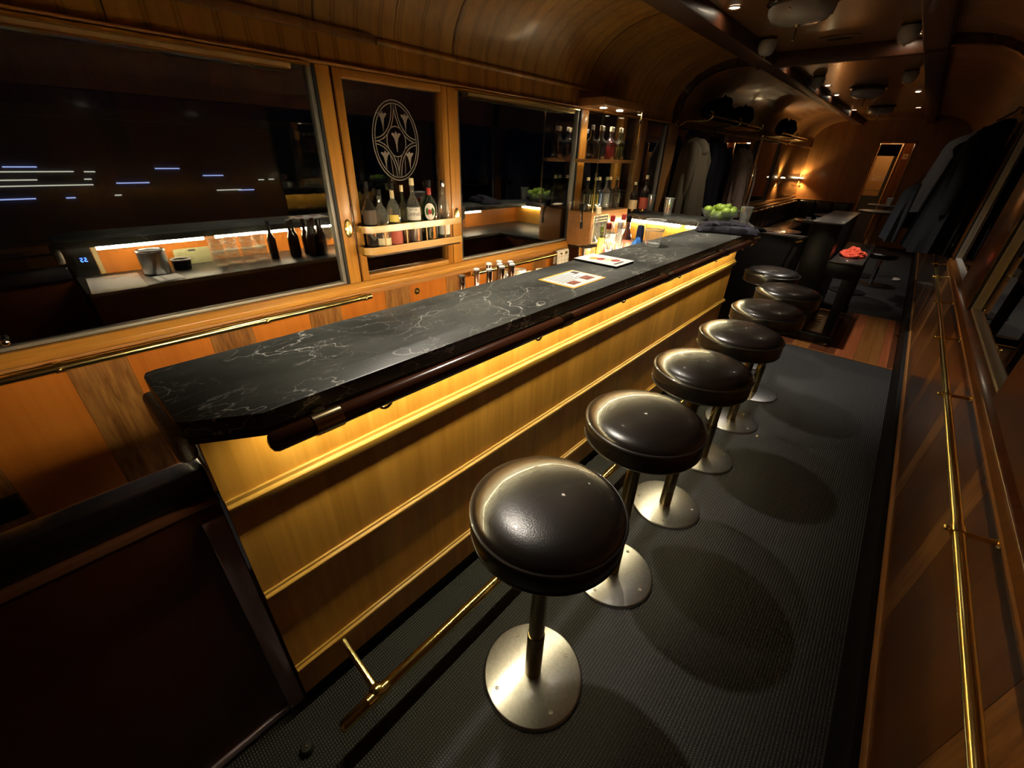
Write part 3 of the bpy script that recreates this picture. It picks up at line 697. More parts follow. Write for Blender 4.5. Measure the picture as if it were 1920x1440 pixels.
# ------------------------------------------------------------------ brass hand rails on the walls
def hand_rail(x, y0, y1, z, sgn, ys, label, xw, rr=.0165):
    t = thing('brass_rail', (x, y0, z), label, 'rail')
    MB().tube([(0, -.008, 0), (0, 0, 0), (0, y1-y0, 0), (0, y1-y0+.008, 0)], [.006, rr, rr, .006], 16).build('tube', 'brass', t, smooth=True)
    for yy in ys:
        yy -= y0
        MB().tube([(0, yy-.012, 0), (0, yy+.012, 0)], rr+.004, 14).build('collar', 'brass', t, smooth=True)
        MB().tube([(0, yy, 0), ((xw-x)*.6, yy, .006), (xw-x, yy, .012)], [.007, .006, .009], 10).build('bracket', 'brass', t, smooth=True)
        MB().sphere((xw-x-.003*(1 if xw > x else -1), yy, .012), .016, 12, 8, (.4, 1, 1)).build('flange', 'brass', t, smooth=True)
        MB().sphere((-.02*(1 if xw > x else -1), yy, 0), .008, 10, 6).build('finial', 'brass', t, smooth=True)
    return t
hand_rail(XL+.065, -1.3, 1.19, .872, 1, (-.9, -.1, .62, 1.15), 'brass hand rail below the big left window', XL)
hand_rail(XL+.065, 1.985, 3.13, .862, 1, (2.02, 2.60, 3.10), 'short brass hand rail below the window behind the bar bottles', XL)
hand_rail(XR-.068, -.4, 7.4, .842, -1, (.36, 1.235, 2.13, 2.93, 3.77, 4.70, 5.40, 6.07, 6.9), 'long brass hand rail on the right wall of the aisle', XR, .0115)
MB_sp = [(-.09, .875), (.15, .88), (.40, .88), (.62, .885)]
# medallions and key plate
for yy in (1.147, 1.916):
    m_ = tag(MB().lathe([(0, 0), (.030, 0), (.030, .002), (.026, .0045), (.023, .003), (0, .004)], 28).moved(Matrix.Rotation(R(90), 4, 'Y') @ Matrix.Diagonal((1.55, .72, 1, 1))).build('brass_medallion', 'brass', None, smooth=True, loc=(XL+.0062, yy, 1.237 if yy < 1.5 else 1.247)),
             'oval brass medallion on the window post %s' % ('beside the big left window' if yy < 1.5 else 'right of the bottle rack'), 'medallion')
kp = thing('key_plate', (XL+.0025, 1.552, .815), 'brass key plate in the orange dado under the etched window', 'key plate')
MB().lathe([(0, 0), (.022, 0), (.021, .004), (0, .005)], 20).moved(Matrix.Rotation(R(90), 4, 'Y')).build('plate', 'brass', kp, smooth=True); MB().sphere((.008, 0, 0), .009, 10, 6, (.6, 1, .5)).build('keyhole', 'aged_brass', kp, smooth=True)
ot = thing('socket_box', (XL+.002, -.44, .36), 'black socket box low on the left wall behind the gate', 'socket')
MB().box(0, .04, -.06, .06, -.04, .05).build('case', 'black_lacquer', ot, bevel=.005); MB().box(.04, .043, -.04, .04, -.02, .03).build('lid', 'black_matte', ot)

# ================================================================== CEILING LAMPS
def downlight(i, x, y, power, angle, label, lens='lens', aim=None, z=ZC, col=(1, .90, .76), rad=.025):
    t = thing('downlight', (x, y, z), label, 'light')
    MB().lathe([(.030, -.001), (.043, -.001), (.044, -.006), (.038, -.008), (.031, -.004)], 28).build('bezel', 'aged_brass', t, smooth=True)
    MB().lathe([(0, -.0025), (.030, -.0025), (.030, -.0005), (0, -.0005)], 24).build('lens', lens, t)
    spot((x, y, z-.012), power, angle, .7, col, rad, aim)
    return t
for i, (x_, y_) in enumerate(((-1.20, .95), (-1.22, 2.22), (-1.26, 3.49))):
    downlight(i, x_, y_, K_DOWN, 74, 'small bright ceiling downlight above the %s of the bar' % ('near end', 'middle', 'far end')[i])
for i, (x_, y_) in enumerate(((-1.27, 7.25), (-1.30, 8.26), (-1.32, 10.55), (-.43, 8.35), (-.45, 10.5), (-.40, 4.86), (-1.27, 5.50))):  # last one is added, hidden by the beam, to light the coats
    downlight(i, x_, y_, K_FAR*(4.2 if i == 5 else 1.5 if i == 6 else 1), 80 if i != 6 else 120, ['small ceiling downlight on the window side, first beyond the cross beam', 'small ceiling downlight on the window side, second beyond the cross beam', 'small ceiling downlight on the window side, nearest the far wall', 'small ceiling downlight on the aisle side, second beyond the cross beam', 'small ceiling downlight on the aisle side, nearest the far wall', 'small ceiling downlight on the aisle side just before the cross beam', 'added unseen ceiling downlight behind the cross beam, lighting the coats'][i])
def bowl_lamp(x, y, label):
    t = thing('bowl_lamp', (x, y, ZC), label, 'lamp')
    MB().lathe([(.0, 0), (.19, 0), (.195, -.02), (.18, -.028), (0, -.028)], 36).build('ceiling_rose', 'mahogany', t, smooth=True)
    MB().lathe([(.165, -.028), (.178, -.045), (.175, -.07), (.15, -.10), (.10, -.118), (.03, -.124), (0, -.1245)], 40).build('glass_bowl', 'opal', t, smooth=True)
    MB().lathe([(0, -.12), (.022, -.122), (.014, -.13), (.006, -.137), (.0045, -.19), (.011, -.197), (0, -.208)], 16).build('finial', 'bronze', t, smooth=True)
    for k in range(3):
        a = 2*PI*k/3+.4
        MB().sphere((.168*math.cos(a), .168*math.sin(a), -.075), .008, 8, 6).build('screw', 'brass', t, smooth=True)
bowl_lamp(-.885, 3.55, 'white glass bowl lamp, switched off, on the ceiling before the cross beam')
bowl_lamp(-.885, 7.6, 'white glass bowl lamp, switched off, first beyond the cross beam'); bowl_lamp(-.90, 10.0, 'white glass bowl lamp, switched off, nearest the far wall')
def bell_lamp(x, y, label):
    t = thing('bell_lamp', (x, y, ZC), label, 'lamp')
    MB().lathe([(0, 0), (.06, 0), (.06, -.012), (.03, -.02), (0, -.02)], 20).build('mount', 'bronze', t, smooth=True)
    MB().lathe([(.062, -.02), (.068, -.03), (.064, -.07), (.05, -.10), (.03, -.115), (0, -.118)], 28).build('glass_shade', 'opal', t, smooth=True)
    MB().sphere((0, 0, -.122), .009, 8, 6).build('finial', 'brass', t, smooth=True)
for x_, y_, s_ in ((-1.27, 4.40, 'window side before the cross beam'), (-.41, 4.50, 'aisle side before the cross beam'), (-1.24, 6.45, 'window side just beyond the cross beam'), (-.45, 6.50, 'aisle side just beyond the cross beam')):
    bell_lamp(x_, y_, 'small white glass bell lamp, unlit, on the %s' % s_)
sd = thing('ceiling_vent', (-.84, 4.66, ZC), 'black oval vent in the ceiling between the lamp and the cross beam', 'vent')
MB().lathe([(.06, -.001), (.10, -.001), (.10, -.008), (.06, -.014)], 28).moved(Matrix.Diagonal((1.35, .6, 1, 1))).build('rim', 'ceil_wood', sd, smooth=True); MB().lathe([(0, -.016), (.06, -.016), (.062, -.008), (.0, -.006)], 28).moved(Matrix.Diagonal((1.35, .6, 1, 1))).build('grille', 'black_matte', sd, smooth=True)

# ================================================================== BOTTLES, GLASSES AND BAR THINGS
def wrap_text(s, size, r, z, ang, name, mat, parent, stretch=1.0):
    v, f = text_verts(s, size)
    vs = [(r*math.cos(ang+p[0]*stretch/r), r*math.sin(ang+p[0]*stretch/r), z+p[1]) for p in v]
    return MB().add(vs, f).build(name, mat, parent)
def band(r, z0, z1, a0, a1, name, mat, parent, n=16):
    vs = []; fs = []
    for i in range(n+1):
        a = a0+(a1-a0)*i/n; vs += [(r*math.cos(a), r*math.sin(a), z0), (r*math.cos(a), r*math.sin(a), z1)]
    for i in range(n): fs.append((2*i, 2*i+2, 2*i+3, 2*i+1))
    return MB().add(vs, fs).build(name, mat, parent, smooth=True)
def bottle(loc, h, r, glass, cap, label, lab=None, lz=(.12, .45), rn=.30, sh=.55, capl=.10, liquid=None, lq=.4, group=None, seg=20, square=False, cat='bottle', name='bottle', neck=None):
    t = thing(name, loc, label, cat, group)
    rn = r*rn; s1 = h*sh; s2 = h*(sh+.16)
    prof = [(0, .004), (r*.85, .001), (r, .008), (r, s1*.5), (r, s1), (r*.93, s1+(s2-s1)*.3), (r*.65, s1+(s2-s1)*.7), (rn*1.15, s2), (rn, s2+h*.03), (rn, h*(1-capl)), (rn*.6, h*(1-capl)+.001)]
    mb = MB().lathe(prof, seg)
    if square:
        mb.v = [(v[0], v[1], v[2]) if v[2] > s1+(s2-s1)*.5 else tuple(Vector((v[0], v[1], 0))*min(1/max(abs(math.cos(math.atan2(v[1], v[0]))), abs(math.sin(math.atan2(v[1], v[0]))), .01), 1.25)+Vector((0, 0, v[2]))) for v in mb.v]
    mb.build('glass_body', glass, t, smooth=True)
    MB().lathe([(rn*1.12, h*(1-capl)), (rn*1.18, h*(1-capl)+.002), (rn*1.15, h-.002), (rn*.9, h), (0, h)], 14).build('cap', cap, t, smooth=True)
    if lab: MB().lathe([(r*1.012, h*lz[0]), (r*1.015, h*lz[0]+.001), (r*1.015, h*lz[1]-.001), (r*1.012, h*lz[1])], seg).build('paper_label', lab, t, smooth=True)
    if liquid: MB().lathe([(0, .008), (r*.93, .008), (r*.93, h*lq), (0, h*lq)], seg).build('liquid', liquid, t, smooth=True)
    if neck: MB().lathe([(rn*1.04, h*.76), (rn*1.06, h*.77), (rn*1.06, h*.87), (rn*1.04, h*.88)], 14).build('neck_label', neck, t, smooth=True)
    return t
# --- bottle rack across the etched window
rk = thing('bottle_rack', (XL+.013, 1.19, 1.09), 'golden wood two rail bottle rack across the etched window', 'rack')
def rack_rail(z0, z1):
    pts = [(.0, .0), (.055, .0), (.090, .035), (.095, .06), (.095, .672), (0, .672)]
    o = [(-.000, .0)]
    inn = [(.0, .010), (.050, .010), (.080, .040), (.083, .062), (.083, .672)]
    out = [(.0, -.002), (.055, -.002), (.090, .033), (.096, .060), (.096, .672)]
    vs = [(p[0], p[1], z) for z in (z0, z1) for p in out+inn]; n = 5; N = 10; fs = []
    for i in range(n-1):
        fs += [(i, i+1, N+i+1, N+i), (n+i, n+i+1, N+n+i+1, N+n+i), (i, i+1, n+i+1, n+i), (N+i, N+i+1, N+n+i+1, N+n+i)]
    fs += [(0, n, N+n, N), (n-1, 2*n-1, N+2*n-1, N+n-1)]
    MB().add(vs, fs).build('rail', 'bar_trim', rk, smooth=True)
rack_rail(.012, .050); rack_rail(.125, .160)
MB().box(0, .083, .012, .668, .0, .010).build('shelf_board', 'mahogany', rk)
for k in range(4): MB().box(.078, .0825, .12+.142*k, .126+.142*k, .050, .125).build('spindle', 'bar_trim', rk)
rb = [  # px, h, r, glass, cap, lab, lz, liquid, lq, label, extras
    (697, .365, .034, 'smoke_glass', 'black_matte', 'ink', (.42, .62), 'liquid_dark', .25, 'dark bottle with black label in the corner of the rack', .038),
    (718, .325, .041, 'clear_glass', 'black_matte', 'cream', (.08, .24), 'liquid_dark', .30, 'squat clear bottle with wide cream label at the bottom', .040),
    (742, .36, .037, 'clear_glass', 'black_matte', 'ink_red', (.10, .30), 'liquid_red', .30, 'clear bottle with yellow lettering and red liquor', .046),
    (760, .34, .028, 'olive_glass', 'cream', None, (.1, .3), 'liquid_red', .3, 'olive glass bottle tucked at the back of the rack', .030),
    (779, .375, .039, 'clear_glass', 'cream', 'white_paper', (.42, .60), 'liquid_dark', .30, 'clear bottle with white lettered label and tall cream pourer', .050),
    (809, .365, .042, 'green_glass', 'black_matte', None, (.1, .3), 'liquid_dark', .22, 'green wine bottle with oval white label and red circle', .046),
    (834, .36, .034, 'clear_glass', 'chrome', 'white_paper', (.15, .36), None, 0, 'tall clear bottle at the end of the rack by the post', .044)]
for px, h, r_, gm, cm, lm, lz, lq, lqf, lb, dx in rb:
    yy = onx(px, 430, XL+.013+dx).y
    t = bottle((XL+.013+dx-.003, yy, 1.1005), h, r_, gm, cm, lb, lm, lz, liquid=lq, lq=lqf, sh=.60, group='bottles in the window rack', neck='cream' if px in (742,) else ('red_label' if px == 809 else None))
    ang = math.atan2(-yy, 2.1)+.0
    if px == 779: wrap_text('CAMPARI', .026, r_*1.025, h*.50, ang, 'lettering', 'ink', t, .8); wrap_text('BITTER', .014, r_*1.025, h*.57, ang, 'lettering', 'ink', t)
    if px == 742: wrap_text('AMARO', .030, r_*1.02, h*.42, ang, 'lettering', 'yellow_label', t, .8) if False else band(r_*1.02, h*.44, h*.54, ang-.7, ang+.8, 'yellow_band', 'yellow_label', t)
    if px == 809:
        vs = [(0, 0, 0)]
        def disc(a, b_, rr, nm, mt):
            pts = [(rr*math.cos(ang+a*math.cos(2*PI*i/24)/rr), rr*math.sin(ang+a*math.cos(2*PI*i/24)/rr), h*.535+b_*math.sin(2*PI*i/24)) for i in range(24)]
            flat(nm, mt, t, [(rr*math.cos(ang), rr*math.sin(ang), h*.535)]+pts, [(0, 1+i, 1+(i+1) % 24) for i in range(24)])
        disc(.033, .047, r_*1.03, 'oval_label', 'white_paper'); disc(.014, .014, r_*1.045, 'red_circle', 'red_label')
        wrap_text('MARTINI', .0125, r_*1.06, h*.535, ang, 'lettering', 'ink', t)
# --- beer bottles on the work counter behind the bar
BG = 'brown beer bottles on the work counter'
bt = [(866, 518, 'ink'), (893.6, 503, 'white_cap'), (916.6, 499, 'white_cap'), (936, 494, 'white_cap'), (917.6, 511, 'white_cap'), (937, 505, 'white_cap'), (957, 501, 'white_cap'), (960, 510, 'white_cap'), (941, 517, 'white_cap')]
b0 = None
for px, py, cm in bt:
    xx = -1.245 if py > 509 else (-1.285 if py > 500 else -1.325)
    p = onx(px, py, xx)
    if cm == 'ink' or b0 is None or b0 == 1:
        t = bottle((xx, p.y, .9205), .255, .028, 'beer_glass', cm, 'brown beer bottle with white crown cap in the cluster behind the bar top', None, rn=.42, sh=.50, capl=.035, group=BG, seg=16)
        if cm == 'ink': t['label'] = 'open brown beer bottle without a cap, standing apart from the capped cluster'; del t['group']; b0 = 1
        else: b0 = t
    else: dup(b0, (xx, p.y, .9205))
# --- tumblers and stacked glasses
def glass(loc, h, r0, r1, label, group=None, name='glass', facets=0, cat='glass', ice=False, seg=20, gm='clear_glass'):
    t = thing(name, loc, label, cat, group)
    mb = MB().lathe([(0, .001), (r0*.9, .0), (r0, .003), (r0+(r1-r0)*.5, h*.5), (r1, h*.94), (r1, h), (r1*.95, h), (r1*.93, h*.9), (r0*.9, h*.10), (0, h*.09)], seg)
    if facets:
        mb.v = [tuple(Vector((v[0], v[1], 0))*(1+.035*math.cos(facets*math.atan2(v[1], v[0]))*(1 if v[2] < h*.55 else 0))+Vector((0, 0, v[2]))) for v in mb.v]
    mb.build('glass_wall', gm, t, smooth=True)
    MB().torus((0, 0, h), r1*.975, .0018, 28, 6).build('rim', 'glass_edge', t, smooth=True)
    return t
def tumbler(loc, k_=1.0, name='tumbler', label='faceted tumbler stacked in pairs on the work counter', group='stacked tumblers on the work counter', hk=1.0):
    t = thing(name, loc, label, 'glass', group)
    h, r0, r1 = .095, .030, .038
    mb = MB().lathe([(r0, .004), (r0+.002, .03), (r0+.005, .055), (r1, .062), (r1, h)], 40)
    mb.v = [tuple(Vector((v[0], v[1], 0))*(1+.05*math.cos(10*math.atan2(v[1], v[0]))*(1 if v[2] < .058 else 0))+Vector((0, 0, v[2]))) for v in mb.v]
    mb.build('glass_wall', 'cut_glass', t, smooth=True)
    MB().lathe([(0, 0), (r0*.95, 0), (r0, .004), (r0*.96, .011), (0, .012)], 24).build('heavy_base', 'glass_edge', t, smooth=True)
    MB().torus((0, 0, h), r1, .0028, 28, 6).build('rim', 'glass_edge', t, smooth=True); MB().torus((0, 0, .060), r1-.001, .0022, 28, 6).build('ridge', 'glass_edge', t, smooth=True)
    t.scale = (k_, k_, k_*hk)
    return t
tg0 = None
for k in range(4):
    for lv in range(2):
        loc = (-1.245+.02*(k % 2), .77+.086*k, .9205+.080*lv)
        if tg0 is None: tg0 = tumbler(loc)
        else: dup(tg0, loc)
def stem(loc, label, group):
    t = thing('stem_glass', loc, label, 'glass', group)
    MB().lathe([(0, 0), (.032, 0), (.031, .003), (.006, .008), (.004, .02), (.004, .085), (.010, .095), (.030, .12), (.036, .15), (.032, .19), (.030, .19), (.034, .15), (.028, .122), (0, .10)], 20).build('glass_body', 'clear_glass', t, smooth=True)
    return t
s0 = stem((-1.25, 1.49, .9205), 'stemmed glass beside the beer bottles behind the bar', 'stem glasses behind the bar')
for p in ((-1.33, 1.47), (-1.25, 1.55), (-1.33, 1.56), (-1.25, 1.635)): dup(s0, (p[0], p[1], .9205))
tumbler((-1.085, 2.50, ZT+.0005), 1.45, 'bar_glass', 'large faceted clear glass alone on the bar top', None, 1.08)
g2 = glass((-1.005, 4.08, ZT+.0005), .135, .036, .048, 'clear tumbler with ice beside the bowl of limes', None, 'ice_glass')
for k in range(5): MB().box(-.011, .011, -.011, .011, 0, .022).moved(Matrix.Translation((.012*math.cos(k*2.3), .012*math.sin(k*2.3), .016+.017*k)) @ Matrix.Rotation(k*.9, 4, Vector((1, 1, .5)).normalized())).build('ice_cube', 'clear_glass', g2, bevel=.003)
for px, py, lb in ((1216, 397, 'clear tumbler beside the whisky bottles on the return counter'), (1250, 405, 'clear tumbler with a green sprig on the return counter')):
    p = onz(px, py, ZT); g = glass((p.x, p.y, ZT+.0005), .155, .036, .043, lb, None, 'highball_glass')
    if px == 1250:
        MB().sphere((.005, 0, .10), .022, 10, 8, (.9, .5, 1.2)).build('mint_sprig', 'lime', g, smooth=True)
        MB().lathe([(0, .02), (.033, .02), (.034, .06), (0, .06)], 16).build('drink', 'clear_glass', g)
# --- whisky bottles on the return
for px, py, h, gm, lm, lb in ((1184, 398, .27, 'brown_glass', 'cream', 'amber whisky bottle with cream label on the return counter'), (1203, 399, .33, 'brown_glass', 'ink_red', 'tall amber bottle with brown label on the return counter')):
    p = onz(px, py, ZT); bottle((p.x, p.y, ZT+.0005), h, .042, gm, 'cream', lb, lm, (.12, .42), liquid='liquid_dark', lq=.45)
# --- syrup bottles and tools along the back edge of the bar
def topat(px, py, X): p = onx(px, py, X); return p.y, p.z
for px, py, X, r_, gm, cm, lm, lz, lb in (
        (1143, 418, -1.30, .032, 'clear_glass', 'red_label', 'rose_glass', (.25, .55), 'clear syrup bottle with red cap and pink label, nearest the steel cups'),
        (1150, 404, -1.40, .032, 'clear_glass', 'red_label', 'white_paper', (.4, .7), 'clear syrup bottle with red cap at the back of the group'),
        (1164, 416, -1.30, .033, 'clear_glass', 'white_cap', 'red_label', (.30, .42), 'clear syrup bottle with white cap and red liquid'),
        (1171, 402, -1.41, .033, 'clear_glass', 'red_label', 'white_paper', (.45, .75), 'white labelled syrup bottle behind the red one'),
        (1181, 404, -1.28, .031, 'brown_glass', 'black_matte', 'ink_red', (.35, .62), 'brown bottle with black pourer beside the blue cloth'),
        (1130, 424, -1.34, .020, 'olive_glass', 'lime', 'yellow_label', (.2, .8), 'slim yellow squeeze bottle with green cap'),
        (1123, 388, -1.50, .036, 'clear_glass', 'cream', None, (.2, .5), 'clear bottle with cork in front of the cabinet card')):
    yy, zz = topat(px, py, X)
    bottle((X, yy, .9205), max(.16, zz-.9205), r_, gm, cm, lb, lm, lz, rn=.42, sh=.62, seg=16, liquid='liquid_red' if 'red liquid' in lb else None, lq=.3)
for px, py, lb in ((1099, 463, 'steel mixing cup behind the bar top, first of a pair'), (1113, 461, 'steel mixing cup next to the syrup bottles')):
    yy, zz = topat(px, py, -1.40); t = thing('steel_cup', (-1.40, yy, .9205), lb, 'cup')
    h = zz-.9205
    MB().lathe([(0, .002), (.034, 0), (.043, h), (.041, h), (.033, .006), (0, .006)], 28).build('wall', 'chrome', t, smooth=True); MB().torus((0, 0, h), .042, .0025, 28, 6).build('rim', 'chrome', t, smooth=True)
t = thing('utensil_holder', (-1.37, topat(1135, 462, -1.37)[0], .9205), 'black holder with bar spoons and sticks behind the bar top', 'holder')
MB().box(-.03, .03, -.05, .05, 0, .17).build('case', 'black_matte', t, bevel=.004)
for k in range(5): MB().tube([(.0, -.04+.02*k, .12), (.01, -.05+.024*k, .235)], .003, 8).build('spoon_handle', 'chrome' if k % 2 else 'brass', t, smooth=True)
yy, zz = topat(1194, 440, -1.225); yy += .035
t = thing('blue_cloth', (-1.235, yy, .9205), 'bright blue cleaning cloth bunched around a dark sprayer', 'cloth')
def lump(rx, ry, rz_, seed, amp=.28, seg=22, rings=14, freq=3):
    rr = random.Random(seed); ph = [(rr.uniform(1, freq), rr.uniform(1, freq), rr.uniform(0, 6), rr.uniform(.3, 1)) for _ in range(7)]
    mb = MB().sphere((0, 0, 0), 1, seg, rings)
    out = []
    for v in mb.v:
        th_ = math.atan2(v[1], v[0]); ph_ = math.acos(max(-1, min(1, v[2])))
        d = sum(a[3]*math.sin(round(a[0])*th_+a[1]*ph_*2+a[2]) for a in ph)/7*amp+1
        out.append((v[0]*rx*d, v[1]*ry*d, max(v[2]*rz_*d, -rz_*.8)+rz_*.8))
    mb.v = out; return mb
lump(.035, .055, .13, 4, .7).build('fold', 'blue_cloth', t, smooth=True)
MB().lathe([(0, .0), (.024, .0), (.024, .27), (.020, .31), (0, .315)], 16, (.0, .03, 0)).build('sprayer', 'dark_blue', t, smooth=True)
# --- ice bucket, bowl, boards and papers near the gate end of the work counter
t = thing('ice_bucket', (-1.20, .44, .9205), 'round steel ice bucket on the work counter seen in the window reflection', 'bucket')
MB().lathe([(0, .003), (.062, 0), (.066, .004), (.070, .135), (.067, .135), (.062, .01), (0, .01)], 32).build('wall', 'steel', t, smooth=True); MB().torus((0, 0, .135), .069, .005, 32, 8).build('rim', 'chrome', t, smooth=True)
t = thing('black_bowl', (-1.17, .575, .9205), 'black bowl with a white rim beside the steel ice bucket', 'bowl')
MB().lathe([(0, 0), (.045, 0), (.052, .06), (.049, .06), (.042, .006), (0, .006)], 28).build('wall', 'black_lacquer', t, smooth=True); MB().torus((0, 0, .061), .050, .005, 28, 8).build('rim', 'white_cap', t, smooth=True)
t = thing('cutting_board', (-1.055, .67, .9205), 'olive green board leaning on the orange splashback', 'board')
MB().box(-.006, .006, -.10, .10, 0, .10).build('panel', 'cardboard', t, bevel=.003); MB().box(-.0065, .0065, -.02, .02, .080, .092).build('grip_hole', 'black_matte', t)
def sheet(name, x0, x1, y0, y1, z, rz, label, cat='paper'):
    t = thing(name, ((x0+x1)/2, (y0+y1)/2, z), label, cat, None, rz); a, b_ = (x1-x0)/2, (y1-y0)/2
    MB().box(-a, a, -b_, b_, 0, .0025).build('sheet', 'white_paper', t); return t, a, b_
t, a, b_ = sheet('paper_pad', -1.49, -1.10, .115, .345, .9205, .05, 'white paper pad overhanging the work counter near the gate end')
MB().box(-a+.02, -a+.06, -b_, b_, .0026, .004).build('fold', 'cream', t)
t, a, b_ = sheet('order_slip', -1.42, -1.28, .40, .52, .9205, -.1, 'small white slip of paper beside the ice bucket'); MB().box(-a*.8, a*.8, -b_*.5, -b_*.4, .0026, .003).build('print_line', 'ink', t)
# --- menus on the bar top
t = thing('menu_card', (-.98, 1.505, ZT+.0005), 'flat printed menu sheet with orange border and brown photos on the bar', 'menu', None, 0)
MB().box(-.092, .092, -.127, .127, 0, .001).build('sheet', 'paper_orange', t); MB().box(-.078, .084, -.115, .119, .0010, .0016).build('page', 'white_paper', t)
for k in range(6): MB().box(-.070+.016*k, -.066+.016*k, -.10, .06+.03*(k % 3-1), .0016, .0019).build('print_line', 'ink', t)
MB().box(.022, .062, -.085, -.025, .0016, .0019).build('photo', 'photo_brown', t); MB().box(.014, .058, .025, .09, .0016, .0019).build('photo', 'photo_brown', t); MB().box(-.07, -.035, .075, .108, .0016, .0019).build('logo', 'ink', t)
t = thing('menu_booklet', (-1.065, 1.905, ZT+.0005), 'white menu booklet with a reddish drawing on its cover lying on the bar', 'menu')
MB().box(-.12, .12, -.088, .088, 0, .008).build('pages', 'black_matte', t); MB().box(-.122, .122, -.09, .09, .008, .0105).build('cover', 'white_paper', t)
for k in range(4):
    pts = [(-.05+.035*k+.022*math.cos(a_*2*PI/14), -.015+.012*k+(.030)*math.sin(a_*2*PI/14), .0107+.0001*k) for a_ in range(14)]
    flat('drawing', ['paper_orange', 'ink_red', 'cream', 'ink_red'][k], t, pts)
MB().box(.085, .10, -.06, .03, .0105, .0109).build('print_line', 'ink', t)
# --- bowl of limes
bc = onz(1345, 405, ZT)
BX, BYy = -1.22, 4.10
t = thing('lime_bowl', (BX, BYy, ZT+.0005), 'shallow clear glass bowl holding green limes on the far end of the bar', 'bowl')
MB().lathe([(0, 0), (.075, 0), (.10, .012), (.150, .075), (.158, .095), (.154, .095), (.145, .075), (.095, .018), (0, .010)], 40).build('glass_wall', 'clear_glass', t, smooth=True)
lp = [(0, 0, .06), (.06, .02, .062), (-.06, .03, .062), (.03, -.06, .06), (-.04, -.055, .062), (.0, .07, .065), (.105, -.02, .088), (-.105, -.01, .088), (.085, .075, .092), (-.07, .085, .092), (.075, -.085, .092), (-.02, .012, .112), (.045, .04, .115), (.03, -.045, .112), (-.075, -.075, .094)]
l0 = None
for i, p in enumerate(lp):
    loc = (BX+p[0], BYy+p[1], ZT+p[2])
    if l0 is None:
        l0 = thing('lime', loc, 'fresh green lime piled in the clear glass bowl', 'lime', 'limes in the glass bowl')
        mb = MB().sphere((0, 0, 0), .031, 18, 12); mb.v = [(v[0]*(1.12+.3*max(0, abs(v[0])/.031-.85)), v[1], v[2]) for v in mb.v]; mb.build('fruit', 'lime', l0, smooth=True)
        MB().sphere((.037, 0, 0), .005, 8, 6).build('stem_tip', 'olive_glass' if False else 'cardboard', l0, smooth=True)
    else:
        c = dup(l0, loc, rnd.uniform(0, 6)); c.rotation_euler.x = rnd.uniform(-.6, .6)
# --- folded dark jacket on the bar end
t = thing('folded_jacket', (-.945, 3.46, ZT), 'dark grey jacket folded flat over the far end of the bar top', 'jacket', None, R(18))
def blanket(name, L_, Wd, h, seed, mat, par, off=(0, 0, 0), rot=0, sag=0):
    rr = random.Random(seed); nx, ny = 26, 14; vs = []; fs = []
    ph = [(rr.uniform(4, 16), rr.uniform(4, 18), rr.uniform(0, 6)) for _ in range(5)]
    for lay in (1, 0):
        for i in range(nx+1):
            for j in range(ny+1):
                u, v_ = i/nx*2-1, j/ny*2-1
                e = max(0, 1-abs(u)**6)**.5*max(0, 1-abs(v_)**6)**.5
                wv = sum(math.sin(a_*u+b2*v_+c_) for a_, b2, c_ in ph)/5
                x_ = u*L_/2*(1+.05*math.sin(5*v_+seed)); y_ = v_*Wd/2*(1+.09*math.sin(4*u+seed*2))
                z_ = (h*(.55+.45*e)*(.35+.65*e)+wv*h*.22*e) if lay else .001
                vs.append((x_, y_, max(z_, .002) if lay else .001))
    N = (nx+1)*(ny+1)
    for i in range(nx):
        for j in range(ny):
            a_ = i*(ny+1)+j; q = (a_, a_+1, a_+ny+2, a_+ny+1); fs += [q, tuple(N+k for k in reversed(q))]
    for i in range(nx):
        for j in (0, ny):
            a_ = i*(ny+1)+j; fs.append((a_, a_+ny+1, N+a_+ny+1, N+a_))
    for j in range(ny):
        for i in (0, nx):
            a_ = i*(ny+1)+j; fs.append((a_, a_+1, N+a_+1, N+a_))
    mb = MB().add(vs, fs).moved(Matrix.Translation(off) @ Matrix.Rotation(rot, 4, 'Z')); return mb.build(name, mat, par, smooth=True)
blanket('body', .42, .20, .055, 3, 'jacket_grey', t); blanket('sleeve', .34, .09, .045, 8, 'jacket_grey', t, (-.02, -.02, .028), .12); blanket('collar', .16, .09, .03, 5, 'coat_black', t, (.17, .02, .02), .8)
# --- towel on the brass rail
tw = thing('checked_towel', (XL+.065, 3.06, .878), 'cream checked tea towel hanging on the short brass rail', 'towel')
vs = []; fs = []
prof = [(-.018, -.10), (-.017, -.02), (-.010, .010), (.0, .016), (.012, .010), (.018, -.02), (.022, -.13)]
for i in range(9):
    for p in prof: vs.append((p[0]+.003*math.sin(i*1.7+p[1]*20), -.085+.17*i/8, p[1]-.0))
for i in range(8):
    for k in range(6): a_ = i*7+k; fs.append((a_, a_+1, a_+8, a_+7))
MB().add(vs, fs).build('cloth', 'towel', tw, smooth=True)
for k in range(4): MB().box(.0235, .0245, -.07+.045*k, -.0685+.045*k, -.128, -.012).build('woven_line', 'ink', tw)
for k in range(3): MB().box(.0235, .0245, -.083, .083, -.108+.036*k, -.1065+.036*k).build('woven_line', 'ink', tw)

